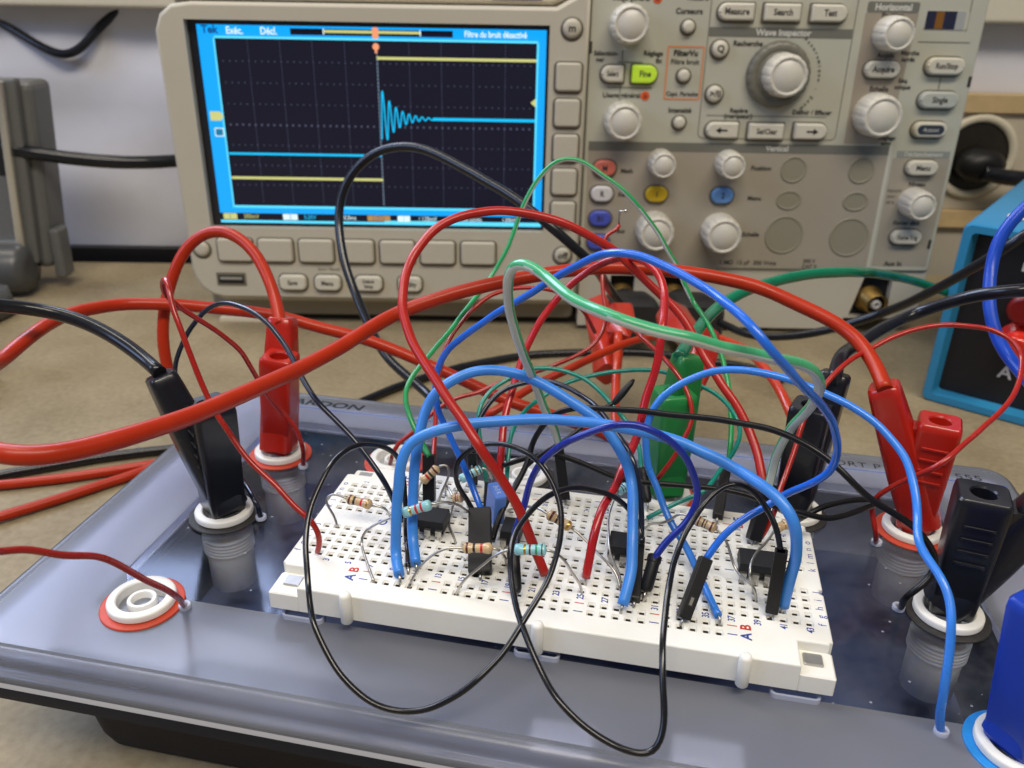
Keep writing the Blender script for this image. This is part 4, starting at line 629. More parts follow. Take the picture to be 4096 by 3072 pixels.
def quad(mb, x0, z0, x1, z1, y=.3, mi=0): mb.poly([(x0, y, z0), (x1, y, z0), (x1, y, z1), (x0, y, z1)], mi)
mb = MB(); quad(mb, 0, 4.6, 7.2, 87.6); quad(mb, 150.3, 4.6, 154, 87.6); quad(mb, 7.2, 82.1, 150.3, 83.0, mi=1); quad(mb, 7.2, 83.0, 41, 87.6); quad(mb, 112.6, 83.0, 150.3, 87.6); quad(mb, 41, 86.6, 112.6, 87.6); quad(mb, 41, 83.0, 112.6, 83.9)
quad(mb, 7.2, 4.6, 150.3, 7.2); quad(mb, 6.4, 7.2, 150.3, 8.3, mi=1); quad(mb, 0, 0, 154, 1.2, mi=1); quad(mb, 6.6, 8.3, 7.3, 82.1, y=.28, mi=1); quad(mb, 149.9, 8.3, 150.7, 82.1, y=.28, mi=1); quad(mb, 78.6, 1.2, 154, 1.9, mi=1)
sob('status_border', mb, [cy_blue, cy_bright], disp)
mb = MB(); GX0, GZ0, DX, DZ = 7.2, 9.0, 14.3, 9.1
for i in range(1, 10):
    x = GX0 + DX*i
    for k in range(58):
        z = GZ0 + k*1.27; 
        if z < 81.8: quad(mb, x-.16, z-.22, x+.16, z+.22, y=.32, mi=0)
for j in range(1, 8):
    z = GZ0 + DZ*j; h = .42 if j == 4 else .22
    for k in range(1, 50):
        x = GX0 + k*2.86; quad(mb, x-.25 - (.15 if j == 4 else 0), z-h, x+.25 + (.15 if j == 4 else 0), z+h, y=.32)
for k in range(44): quad(mb, GX0+DX*5-.3, 9.5+k*1.6, GX0+DX*5+.3, 9.5+k*1.6+1.1, y=.31, mi=1)
sob('graticule', mb, [grd, em('trigger column', (.16, .22, .30), 1)], disp)
mb = MB(); quad(mb, 7.6, 20.7, 78.9, 21.9, .26); quad(mb, 78.6, 74.3, 149.9, 75.5, .26); sob('trace', mb, yel, disp)
mb = MB(); quad(mb, 7.6, 31.9, 78.7, 32.9, .25); quad(mb, 103, 48.5, 149.9, 49.8, .25)
def ribbon(mb, pts, w, y):
    for (x0, z0), (x1, z1) in zip(pts, pts[1:]):
        d = Vector((x1-x0, z1-z0)); d = d.normalized() if d.length else Vector((1, 0)); n = Vector((-d.y, d.x))*w/2; e = d*w*.3
        mb.poly([(x0-e.x+n.x, y, z0-e.y+n.y), (x0-e.x-n.x, y, z0-e.y-n.y), (x1+e.x-n.x, y, z1+e.y-n.y), (x1+e.x+n.x, y, z1+e.y+n.y)])
pts = []
for k in range(420):
    t = k*.065; x = 79.3 + t; env = 13.8*math.exp(-t/6.6); pts.append((x, 49.2 + env*math.cos(2*math.pi*(t/2.95) - 2.3)))
ribbon(mb, pts, .55, .24); sob('trace', mb, cyt, disp)
mb = MB()
def stext(s, size, x, z, mi=0, **k): put_text(mb, s, size, (x, .2, z), XV, ZV, mi, **k)
stext('Tek', 4.6, 5.5, 85.5, 1, bold=.03); stext('Exéc.', 4.2, 16.5, 85.2, sx=.85, bold=.02); stext('Décl.', 4.2, 31.5, 85.2, sx=.85, bold=.02)
stext('Filtre du bruit désactivé', 3.6, 131.5, 85.3, sx=.8, bold=.02)
sob('display_writing', mb, [whm, blk_t], disp)
mb = MB(); quad(mb, 56, 85.0, 98, 86.1, .2, 1); quad(mb, 55.4, 84.2, 55.9, 86.6, .2, 2); quad(mb, 98, 84.2, 98.5, 86.6, .2, 2)
MK = [orm, yel, whm, em('dim teal', (0, .20, .38), 1), em('ochre field', (.55, .30, .10), .9)]
sob('record_bar', mb, MK, disp); mb = MB()
for z in (86.2, 84.2, 79.6): mb.lathe((78.4, .22, z), (0, -1, 0), [(1.5, 0), (1.4, .04)], 16, 0, False)
quad(mb, 77.9, 76.9, 78.9, 80, .2, 0); sob('trigger_mark', mb, MK, disp); mb = MB()
mb.add([(1.2, .2, 47), (5.8, .2, 47), (7.3, .2, 49), (5.8, .2, 51), (1.2, .2, 51)], [(0,1,2,3,4)], 1)
sob('channel_tag', mb, MK, disp); mb = MB(); mb.poly([(147.6, .2, 57), (150, .2, 55), (150, .2, 59)], 1); sob('level_arrow', mb, MK, disp); mb = MB()
quad(mb, 2.4, 40, 6.6, 43.8, .2, 2); quad(mb, 2.8, 40.4, 6.2, 43.4, .18, 3); sob('channel_tag', mb, MK, disp); mb = MB()
quad(mb, 1.5, 1.6, 8, 4.4, .2, 1); quad(mb, 30, 1.6, 37, 4.4, .2, 2); quad(mb, 85, 1.6, 91, 4.4, .2, 2); quad(mb, 70.5, 1.7, 81.5, 4.3, .2, 4)
sob('readout_field', mb, MK, disp)
mb = MB()
stext('500mV', 3.0, 14.8, 3.0, 1, sx=.85); stext('5.00V', 3.0, 43, 3.0, 2, sx=.85); stext('10.0ms', 3.0, 61.5, 3.0, sx=.85); stext('0.000s', 3.0, 76, 3.0, 3, sx=.8); stext('/ 120mV', 3.0, 99.5, 3.0, sx=.85); stext('100k points', 2.9, 120, 3.0, sx=.8); stext('1.00kHz', 2.9, 139, 3.0, sx=.8)
stext('1', 2.4, 4.7, 3.0, 3, bold=.03); stext('2', 2.4, 33.5, 3.0, 3, bold=.03); stext('1', 2.4, 88, 3.0, 3, bold=.03); stext('2', 3.2, 4.5, 41.9, 0, bold=.03)
sob('display_writing', mb, [whm, yel, cyt, blk_t], disp)

# control panel films
mb = MB(); plate(mb, rr(259.5, 43, 172.6, 124, 2), 6, -1.2, 0, .8); sob('control_panel', mb, panel_c)
def film(name, m, pts, y=-1.3): 
    mb = MB(); plate(mb, pts, -1.0, y, 0, .03); return sob(name, mb, m)
film('vertical_section', panel_d, rr(244.7, 9.5, 139.6, 55, .6), -1.28)
film('title_band', band_c, rr(244.7, 38.7, 139.6, 4.2, .3), -1.34)
film('horizontal_section', panel_h, [(293, 41.4), (313, 41.4), (316, 97), (292.6, 97)], -1.27)
film('title_band', band_c, rr(304.4, 99.2, 22.7, 4.5, 1), -1.35)
film('title_band', band_c, rr(256.8, 88.2, 63, 3.9, .3), -1.33)
film('trigger_section', panel_d, rr(330.5, 9.5, 27, 52, .6), -1.26)
film('title_band', mat('soft grey band', srgb(140, 144, 136), .5), rr(331.0, 37.2, 24.8, 3.1, .3), -1.34)
film('divider_line', line_c, [(314.9, -18), (315.9, -18), (315.9, 41), (314.9, 41)], -1.36)
mb = MB()
def frame_(mb, x0, z0, x1, z1, w, y, mi=0, r=1.6):
    o_ = rr((x0+x1)/2, (z0+z1)/2, x1-x0, z1-z0, r); i_ = rr((x0+x1)/2, (z0+z1)/2, x1-x0-2*w, z1-z0-2*w, max(r-w, .1))
    n = len(o_); mb.add([(x, y, z) for x, z in o_] + [(x, y, z) for x, z in i_], [(i, (i+1) % n, n+(i+1) % n, n+i) for i in range(n)], mi)
frame_(mb, 207.6, 59.6, 224.2, 82.3, .75, -1.4, 1, .8); sob('orange_outline', mb, [orange_l, orange_l])
mb = MB(); frame_(mb, 224.8, 42.8, 288.8, 104, .35, -1.32, 0, 2.5)
quad(mb, 226, 52.3, 290, 52.6, -1.3) if False else None
gp_ = mat('grey print', srgb(104, 104, 97), .5); sob('printed_outline', mb, gp_)
for x0, z0, x1, z1 in ((187.6, 75.6, 188, 80), (186, 74.9, 197, 75.3), (187.6, 56.5, 188, 66), (182, 64.3, 202, 64.7), (228, 53.0, 283, 53.25), (331.2, 66, 331.6, 71.5), (241, -19.0, 314, -18.75)):
    mb = MB(); quad(mb, x0, z0, x1, z1, -1.42); sob('printed_line', mb, gp_)
for x, z in ((201.5, 101), (199.3, 61)):
    mb = MB(); mb.lathe((x, -1.2, z), (0, -1, 0), [(2.0, 0), (2.0, .2), (1.8, .25)], 20); sob('orange_dot', mb, orange_d)
# lower skirt with connector bays
mb = MB()
sk_o = [(174, -50), (305, -50), (309, -44), (345, -44), (346, -18.6), (174, -18.6)]
bays = [[(189.5, -46), (201.5, -46), (201.5, -23.5), (189.5, -23.5)], [(215.5, -46), (227.5, -46), (227.5, -23.5), (215.5, -23.5)], [(310.8, -43.2), (330, -43.2), (330, -22.5), (315.5, -22.5)]]
vs, fs = fill_with_holes(sk_o, bays); mb.add([(x, .2, z) for x, z in vs], [tuple(reversed(f)) for f in fs])
mb.rings([[(x, y, z) for x, z in sk_o] for y in (40, .2)], smooth=False, cap0=False, cap1=False)
for bq in bays: mb.rings([[(x, y, z) for x, z in bq] for y in (.2, 9)], smooth=False, cap0=False, cap1=False)
sob('connector_skirt', mb, beige)
for i, bq in enumerate(bays):
    mb = MB(); mb.poly([(x, 4.4, z) for x, z in bq]); sob('connector_bay', mb, well_black)
for x, z in ((195.5, -35), (221.5, -35), (320.6, -34.5)):
    mb = MB(); mb.lathe((x, 4.2, z), (0, -1, 0), [(6.8, 0), (6.8, 2.5), (5.4, 3), (5.4, 12.5), (4.5, 12.8), (4.4, 8)], 32, cap1=False); c_ = sob('bnc_connector', mb, brass)
    mb = MB(); mb.lathe((x, 4.0, z), (0, -1, 0), [(4.3, 7), (2.4, 8.5), (2.3, 12), (.8, 12.1), (.7, 9)], 24); sob('insulator', mb, mat('grey insulator', (.45, .43, .40), .4), c_)
# lower rear body below the bezel, feet
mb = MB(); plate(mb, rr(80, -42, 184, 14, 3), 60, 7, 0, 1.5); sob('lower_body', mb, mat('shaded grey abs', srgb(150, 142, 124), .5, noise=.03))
for x in (8, 290):
    mb = MB(); plate(mb, rr(x, -52.4, 34, 4.4, 1.2), 22, 5, 0, .6); sob('foot', mb, beige_hi)
mb = MB(); plate(mb, rr(160, -51, 310, 5.5, .5), 90, 12, 0, .4); sob('under_shade', mb, gap_c)  # dark plate added as the shadow gap under the case

# keys
def key(x, z, w, h, r, label=None, m=btn, dep=3.2, size=2.6, lm=None, halo=True, lab=None, sx=.85, y0=-1.2):
    if halo:
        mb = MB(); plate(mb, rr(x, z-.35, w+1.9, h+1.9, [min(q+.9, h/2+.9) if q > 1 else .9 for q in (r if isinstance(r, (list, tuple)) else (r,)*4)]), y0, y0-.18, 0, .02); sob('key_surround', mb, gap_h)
    mb = MB(); plate(mb, rr(x, z, w, h, r, 7), y0, y0-dep, 0, .9); o = sob('key', mb, m)
    if lab: o['label'] = lab
    if label:
        t = MB(); put_text(t, label, size*1.22, (x, y0-dep-.05, z), XV, ZV, bold=.03, sx=sx); sob('key_writing', t, lm or txt_c, o)
    return o
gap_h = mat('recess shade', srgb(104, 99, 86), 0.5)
hL = lambda h: (h/2, .8, .8, h/2); hR = lambda h: (.8, h/2, h/2, .8)
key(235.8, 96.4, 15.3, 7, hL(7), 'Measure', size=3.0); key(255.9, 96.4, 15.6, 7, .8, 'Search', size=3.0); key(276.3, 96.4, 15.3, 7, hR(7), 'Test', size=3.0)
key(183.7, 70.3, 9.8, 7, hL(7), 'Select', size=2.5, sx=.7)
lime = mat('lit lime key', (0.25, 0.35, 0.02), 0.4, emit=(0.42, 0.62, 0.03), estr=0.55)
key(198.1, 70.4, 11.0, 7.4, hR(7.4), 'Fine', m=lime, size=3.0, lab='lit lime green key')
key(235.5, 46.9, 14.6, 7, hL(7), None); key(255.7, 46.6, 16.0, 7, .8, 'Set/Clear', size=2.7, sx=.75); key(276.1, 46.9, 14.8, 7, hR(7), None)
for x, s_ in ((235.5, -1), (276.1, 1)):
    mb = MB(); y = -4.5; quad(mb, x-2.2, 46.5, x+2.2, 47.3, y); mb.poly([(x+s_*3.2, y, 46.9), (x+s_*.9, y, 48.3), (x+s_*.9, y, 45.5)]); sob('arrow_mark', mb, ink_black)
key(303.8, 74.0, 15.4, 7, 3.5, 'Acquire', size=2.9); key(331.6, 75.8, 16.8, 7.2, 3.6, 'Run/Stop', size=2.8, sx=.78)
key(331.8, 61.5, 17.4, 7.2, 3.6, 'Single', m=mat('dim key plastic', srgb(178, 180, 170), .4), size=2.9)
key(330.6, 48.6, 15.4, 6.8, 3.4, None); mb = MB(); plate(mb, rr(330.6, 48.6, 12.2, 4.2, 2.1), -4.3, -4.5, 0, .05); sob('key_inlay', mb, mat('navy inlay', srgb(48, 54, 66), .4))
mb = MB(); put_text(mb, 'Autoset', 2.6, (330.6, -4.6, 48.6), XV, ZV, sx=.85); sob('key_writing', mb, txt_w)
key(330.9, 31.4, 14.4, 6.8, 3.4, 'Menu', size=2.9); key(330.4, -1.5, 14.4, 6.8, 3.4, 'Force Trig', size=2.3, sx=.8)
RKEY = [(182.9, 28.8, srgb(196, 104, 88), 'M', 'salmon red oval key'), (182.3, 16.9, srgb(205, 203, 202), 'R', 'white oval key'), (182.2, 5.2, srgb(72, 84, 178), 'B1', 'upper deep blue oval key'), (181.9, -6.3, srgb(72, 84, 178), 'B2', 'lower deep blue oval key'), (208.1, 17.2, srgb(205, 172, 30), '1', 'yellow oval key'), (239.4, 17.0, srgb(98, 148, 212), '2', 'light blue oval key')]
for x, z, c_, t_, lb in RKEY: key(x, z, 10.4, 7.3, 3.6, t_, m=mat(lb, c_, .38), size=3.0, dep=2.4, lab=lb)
small = lambda x, z, r, s_=None: None
def round_key(x, z, r, mark=None, rim=True, m=btn, dep=3.0, y0=-1.2):
    if rim:
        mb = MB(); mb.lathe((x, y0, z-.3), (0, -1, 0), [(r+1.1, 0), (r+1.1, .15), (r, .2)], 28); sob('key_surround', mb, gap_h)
    mb = MB(); mb.lathe((x, y0, z), (0, -1, 0), [(r, 0), (r, dep-1), (r*.82, dep-.2), (r*.5, dep), (0.05, dep+.05)], 28); o = sob('key', mb, m)
    if mark:
        t = MB(); put_text(t, mark, r*1.1, (x, y0-dep-.1, z), XV, ZV, bold=.03); sob('key_writing', t, txt_c, o)
for x, z in ((215.7, 90.1), (215.7, 70.0), (215.7, 49.9)): round_key(x, z, 2.6)
round_key(230.6, 81.3, 3.5, 'Q'); round_key(230.3, 62.5, 3.5, '>/II')
round_key(164.8, 88.6, 4.0, 'm', m=btn2, dep=2, y0=-3.6); round_key(-9.6, -12.2, 3.6, None, m=btn2, dep=1.6, y0=-3.6); round_key(164.8, -12.7, 3.9, 'off', m=btn2, dep=1.6, y0=-3.6)
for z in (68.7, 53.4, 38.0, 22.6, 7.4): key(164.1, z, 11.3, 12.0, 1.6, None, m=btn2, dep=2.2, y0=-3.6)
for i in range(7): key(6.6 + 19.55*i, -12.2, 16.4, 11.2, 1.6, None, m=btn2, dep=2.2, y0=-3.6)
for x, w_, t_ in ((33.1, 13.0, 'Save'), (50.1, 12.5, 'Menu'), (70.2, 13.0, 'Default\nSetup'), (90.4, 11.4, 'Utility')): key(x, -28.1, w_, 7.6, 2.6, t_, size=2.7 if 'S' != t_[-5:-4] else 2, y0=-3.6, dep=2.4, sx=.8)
# usb port and card slot
mb = MB(); plate(mb, rr(2.8, -27.2, 14.4, 6.6, .5), -3.6, -3.9, 0, .1); u_ = sob('usb_port', mb, mat('usb shell shade', srgb(110, 104, 92), .4))
mb = MB(); quad(mb, -3.4, -29.4, 9.0, -25.2, -3.95); sob('port_opening', mb, well_black, u_)
mb = MB(); quad(mb, -2.6, -27.4, 8.2, -26, -4.0); sob('port_tongue', mb, mat('usb tongue', srgb(150, 148, 140), .4), u_)
mb = MB(); plate(mb, rr(328.6, 94.4, 19.0, 7.8, 1), -1.2, -1.45, 0, .1); u_ = sob('module_slot', mb, mat('slot trim', srgb(186, 184, 168), .4))
mb = MB(); quad(mb, 319.4, 90.7, 332.6, 98.1, -1.5); quad(mb, 323.6, 90.9, 327.2, 97.9, -1.55, 1); quad(mb, 332.6, 90.7, 336.6, 98.1, -1.52, 2); sob('slot_window', mb, [mat('slot navy', srgb(34, 38, 62), .35), mat('slot amber', srgb(128, 84, 30), .4), mat('slot grey', srgb(160, 162, 160), .4)], u_)
mb = MB(); quad(mb, 344.0, 67, 345.6, 71.6, -1.25); quad(mb, 342.5, -7.5, 344.0, -3, -1.35); quad(mb, 173.0, 78.5, 174.2, 83.5, -1.3); quad(mb, 172.6, -11.2, 173.6, -6, -1.3); sob('latch_notch', mb, gap_c)
sm_ = mat('seam shade', srgb(96, 92, 80), .6)
for q_ in ((172.6, -36, 173.2, 104, -.9), (337.9, 90, 338.2, 104, -1.4), (318, 85.4, 341, 85.7, -1.4)):
    mb = MB(); quad(mb, *q_); sob('seam', mb, sm_)
blank_m = mat('blank cover plastic', srgb(141, 136, 118), .45)
# blank positions
for x, z, w_, h_ in ((271.5, 29.4, 12.2, 12.2), (303.3, 29.5, 12.2, 12.2), (271.4, 15.1, 11.9, 9.1), (303.2, 15.0, 11.9, 9.1), (271.6, -1.6, 18.4, 18.4), (303.3, -2.3, 18.8, 18.8)):
    mb = MB(); o_ = [(x+w_/2*math.cos(t), z+h_/2*math.sin(t)) for t in [2*math.pi*i/40 for i in range(40)]]
    mb.rings([[(a, y, b_) for a, b_ in inset(o_, d)] for d, y in ((0, -1.2), (.1, -1.75), (.5, -1.8), (.9, -1.3))], cap0=False, cap1=True); sob('blank_cover', mb, blank_m)
# knobs
def knob(x, z, r, h=12, m=knob_m, nk=14, base=True):
    cx, cz = 146.4*.76, 193*.55
    sx_ = (x - 200)*0.012; x -= (x-215)*.016; z -= (z-110)*.016
    mb = MB(); n = nk*6; ringsv = []
    for rr_, hh, k_ in ((r*.99, 0, 0), (r*1.0, h*.25, .35), (r*.97, h*.75, .45), (r*.92, h*.93, .45), (r*.84, h, .1), (r*.76, h-.05, 0), (r*.73, h-.65, 0), (r*.69, h-.7, 0), (r*.66, h-.25, 0), (.1, h-.2, 0)):
        ringsv.append([(x + (rr_ - k_*max(0, math.cos(nk*t))**4*1.0)*math.cos(t), -1.2-hh, z + (rr_ - k_*max(0, math.cos(nk*t))**4*1.0)*math.sin(t)) for t in [2*math.pi*i/n for i in range(n)]])
    mb.rings(ringsv, cap0=False); return sob('knob', mb, m)
for x, z, r in ((188.9, 90.4, 8.4), (189.0, 49.6, 8.4), (305.7, 88.4, 7.4), (305.4, 53.9, 9.6), (208.5, 30.8, 6.1), (240.6, 30.8, 6.2), (208.1, -1.4, 8.8), (240.3, -2.0, 9.0), (332.3, 13.7, 7.0)): knob(x, z, r)
knob(258.6, 70.3, 14.3, 4, m=jog_m, nk=20); knob(259.7, 70.5, 9.4, 13)
# printed words
tp = MB()
def pt(s_, size, x, z, mi=0, **k):
    k['bold'] = k.get('bold', 0) + .015; put_text(tp, s_, size*1.17, (x, -1.45, z), XV, ZV, mi, **k)
pt('Usage général', 2.5, 190, 101); pt('a', 2.5, 201.5, 101, 0, bold=.03); pt('Mesure', 2.6, 219, 101.6); pt('Curseurs', 2.7, 215.7, 96.2, bold=.01)
pt('Sélection-', 2.3, 180.5, 78.6, bold=.01); pt('ner', 2.3, 178, 76.0, bold=.01); pt('Réglage', 2.4, 201.5, 78.9, bold=.01); pt('fin', 2.4, 204.2, 75.8, bold=.01)
pt('Usage général', 2.6, 188.6, 61.1, bold=.005); pt('b', 2.6, 199.3, 61, bold=.03)
pt('FilterVu', 2.9, 215.9, 79.2, bold=.02); pt('Filtre bruit', 2.5, 215.9, 75.6); pt('Capt. Parasite', 2.2, 215.9, 62.1); pt('Intensité', 2.6, 215.6, 55.0, bold=.01)
pt('Recherche', 2.6, 243, 83.6, bold=.01); pt('Wave Inspector', 3.2, 258, 88.2, 1, bold=.015); pt('Repère', 2.4, 242.5, 55.3, bold=.01); pt('(marqueur)', 2.4, 242.5, 52.9, bold=.01); pt('Définir / Effacer', 2.4, 276, 55.0, bold=.01)
for i, ch in enumerate('Panoramique - Zoom'):
    a = math.radians(58 - i*6.2); put_text(tp, ch, 2.0, (258.6 + 18.2*math.cos(a), -1.45, 70.3 + 18.2*math.sin(a)), (math.cos(a-math.pi/2), 0, math.sin(a-math.pi/2)), (math.cos(a), 0, math.sin(a)), bold=.02)
pt('Horizontal', 3.2, 304.4, 99.2, 1, bold=.015); pt('Position', 2.5, 304.6, 96.0, bold=.01); pt('Acquis.', 2.4, 305, 79.7, bold=.01); pt('Marche', 2.3, 315.5, 80.9, bold=.01); pt('/arrêt', 2.3, 315, 78.2, bold=.01); pt('Séq.', 2.3, 314.8, 69.3, bold=.01); pt('unique', 2.3, 315, 66.6, bold=.01)
pt('Echelle', 2.6, 304.6, 65.6, bold=.01); pt('Réglage', 2.2, 312.5, 44.4, bold=.01); pt('auto', 2.2, 312.5, 42.0, bold=.01); pt('Déclenchement', 2.4, 331.0, 37.2, 1); pt('Vertical', 2.9, 262.5, 38.7, 1, bold=.01)
pt('Math', 2.4, 193.5, 27.5, bold=.01); pt('Réf', 2.4, 192, 16.5, bold=.01); pt('Bus', 2.4, 192.5, -1, bold=.01); pt('Position', 2.5, 256.3, 29.7, bold=.01); pt('Menu', 2.5, 255, 15.7, bold=.01); pt('Echelle', 2.5, 255.5, -1.7, bold=.01)
pt('Niveau', 2.4, 331, 23.5, bold=.01); pt('Appuyer', 1.7, 321, 20.5, 2); pt('pour', 1.7, 320, 17.8, 2); pt('50 %', 1.7, 320, 14.8, 2); pt('Forcer décl.', 2.3, 330, 5.0, bold=.01)
pt('1 MΩ  13 pF  300 Vrms', 2.5, 256, -15.8); pt('300 V', 2.2, 286, -14.5); pt('CAT II', 2.2, 286.5, -17.2); pt('Aux In', 2.8, 327.4, -15.2, bold=.01)
for x, z in ((216, 87.2),): pass
put_text(tp, 'Save / Recall', 2.2, (51, -3.7, -21.5), XV, ZV, 0)
tp.build('panel_writing', [txt_c, txt_w, mat('pale grey print', srgb(110, 106, 98), .5)], sc)
# ---------------------------------------------------------------- banana plugs
def oriented_rect(c, ax, up, w, d, r, yaw):
    """rounded rectangle section centred on c, perpendicular to up"""
    up = Vector(up).normalized(); u = Vector((math.cos(yaw), math.sin(yaw), 0)); u = (u - up*u.dot(up)).normalized(); v = up.cross(u)
    p = 9.0 if r < 2 else 4.5
    return [Vector(c) + u*(w/2*math.copysign(abs(math.cos(t))**(2/p), math.cos(t))) + v*(d/2*math.copysign(abs(math.sin(t))**(2/p), math.sin(t))) for t in [2*math.pi*(i+.5)/40 for i in range(40)]]
def plug_mesh(S_, T, yaw, ribs=1, col_h=29.5, w=9.7, d=9.4, arm=None, lean=(0, 0)):
    """stackable plug: a square column over the socket with an open top, and an inclined cable sleeve T"""
    mb = MB(); S_ = Vector(S_); T = Vector(T); top = S_ + Vector((lean[0], lean[1], col_h))
    ax = (top - S_).normalized()
    secs = []
    for t, k in ((0, .80), (.03, .86), (.5, .94), (.93, 1.0), (.985, .97), (1.0, .88)):
        secs.append(oriented_rect(S_ + (top-S_)*t, None, ax, w*k, d*k, 1.6, yaw))
    mb.rings(secs, 0, True, True, False)
    n = len(secs[0]); u = Vector((math.cos(yaw), math.sin(yaw), 0)); v = ax.cross(u).normalized(); u = v.cross(ax)
    circ = lambda r, h: [top + u*(r*math.cos(a)) + v*(r*math.sin(a)) - ax*h for a in [2*math.pi*(i+.5)/40 for i in range(40)]]
    mb.rings([secs[-1], circ(2.75, .1), circ(2.45, .5), circ(2.3, 9)], 0, False, False, False)
    mb.poly(list(circ(2.3, 9)), 1)
    # brass sleeve deep in the hole
    mb.rings([circ(2.3, 4.5), circ(1.8, 4.5), circ(1.8, 8.9)], 2, True, False, False)
    # inclined cable sleeve
    base = S_ + (top-S_)*.16; aa = (T-base).normalized(); secs = []
    for t, k in ((-.12, 1.0), (.3, 1.0), (.6, .93), (.93, .80), (.985, .76), (1.0, .66)):
        secs.append(oriented_rect(base + (T-base)*t, None, aa, 9.3*k, 9.0*k, 2.6 + 1.0*t, yaw))
    mb.rings(secs, 0, True, True, True)
    # web between sleeve and column
    p = S_ + (top-S_)*.42; q = base + (T-base)*.5; hh = 6.5; n2 = (q-p).cross(ax); 
    if n2.length > .1:
        n2.normalize(); m_ = (p+q)/2
        lo = S_ + (top-S_)*.1; pts = [lo, S_ + (top-S_)*.90, base + (T-base)*.74, base]
        mb.add([x + n2*2.6 for x in pts] + [x - n2*2.6 for x in pts], [(0,1,2,3), (7,6,5,4), (0,4,5,1), (1,5,6,2), (2,6,7,3), (3,7,4,0)], 0)
    if ribs:
        fn = -v if (-v).y < 0 else v
        for k in range(4):
            c_ = S_ + (top-S_)*(.80 - .10*k); 
            o_ = c_ + fn*(d*.485*(.95 + .05*(1-.1*k)))
            pts = [(-3.0, -.32), (3.0, -.32), (3.0, .32), (-3.0, .32)]
            up_ = ax
            mb.rings([[o_ + u*(a*sc_) + up_*(b_*sc_) + fn*h for a, b_ in pts] for h, sc_ in ((-.3, 1), (.3, 1), (.5, .8))], 0, False)
    return mb
def lead(name, label, plug_m, S_, T, yaw, wire, wm=None, **k):
    S3 = Vector((S_[0], S_[1], ZT + 2.3)); base = Vector((S_[0], S_[1], ZT + 2.0))
    t = thing(name, label, 'test lead', base, 'banana plug test leads')
    plug_mesh(S3, T, yaw, **k).build('plug', [plug_m, well_black, brass], t, base, autosmooth=45)
    if wire:
        d, mk, pts = WIRES[wire]; mb = MB(); pts = [tuple(Vector(pts[0])*1.0 + (Vector(pts[0])-Vector(pts[1])).normalized()*3)] + list(pts)
        tube(mb, pts, d/2, 18, step=2.0, it=6); mb.build('cable', MW[mk], t, base)
    return t
lead('test_lead', 'red banana lead in right rear socket, thick cable sweeping across to the left edge', red_plug, (141.2, 52.3), (127.3, 54.5, 29.5), math.radians(-14), 'W1')
lead('test_lead', 'red banana lead in the rear left socket, cable arching up before the screen corner', red_plug, (-29.8, 51.0), (-29.3, 60.5, 30), math.radians(4), 'W3', ribs=0, lean=(3.4, 0), w=9.0, d=8.8)
lead('test_lead', 'black banana test lead in the left socket with cable leaving through the left edge', blk_plug, (-30.2, 20.4), (-41, 19.6, 29.5), math.radians(-38), 'W4', ribs=1, w=10.8, d=10.4)
lead('test_lead', 'green banana lead behind the breadboard, dark green cable arching to the right', grn_plug, (79.0, 53.6), (81.5, 61, 29.8), math.radians(25), 'W7', ribs=0)
lead('test_lead', 'black banana test lead behind the right rear corner of the breadboard', blk_plug, (112.2, 53.8), (117.6, 60.5, 29), math.radians(-20), 'W9', ribs=0)
t_ = lead('test_lead', 'black banana lead in the socket right of the breadboard, ribbed face towards the viewer', blk_plug, (141.8, 20.4), (158, 22.5, 27), math.radians(-10), None, w=10.4, d=9.8)
mb = MB(); tube(mb, [(156, 22.2, 25), (160, 23, 30), (168, 25, 36), (182, 30, 42), (200, 40, 44)], 1.8, 16); mb.build('cable', MW['black_navy'], t_, (141.8, 20.4, ZT+2))
lead('test_lead', 'blue banana lead in the blue ringed lower right socket, cable looping at right edge', blu_plug, (144.6, -15.4), (149.5, -14, 33), math.radians(38), 'W10', ribs=0, w=11.0, d=10.0, col_h=31, lean=(-2.5, 0))

# leads whose plugs are at the oscilloscope
def bare_lead(wire, label, name='test_lead', cat='cable', group=None, n=18, it=6):
    d, mk, pts = WIRES[wire]; mb = MB(); tube(mb, pts, d/2, n, step=2.5, it=it); o = mb.build(name, MW[mk], None, pts[0])
    return tag(o, label, cat, group)
# black BNC adapters with their red and black plugs
ad_m = mat('adapter black plastic', (0.016, 0.016, 0.018), 0.42, noise=.1)
def adapter(x, label, tilt):
    c = sw(x, -6, -35); t = thing('bnc_adapter', label, 'adapter', c, 'adapters on the oscilloscope inputs')
    mb = MB()
    f = lambda a, y, z: sw(x + a + tilt*(-y)/30, y, -35 + z)
    mb.rings([[f(px*k, y, pz*k - 1.0) for px, pz in rrect(24, 20, 5)] for y, k in ((-13.5, .8), (-14.5, .92), (-24, 1.0), (-34, .98), (-36, .85))], 0, True)
    mb.rings([[f(px, y, pz) for px, pz in rrect(13, 13, 6.2)] for y in (-5, -14)], 0, True)
    mb.build('adapter_body', ad_m, t, c, autosmooth=45); return t
adapter(195.5, 'black adapter on the left oscilloscope input, red plug hanging from it', 2); adapter(222.5, 'black adapter on the middle oscilloscope input', 4)
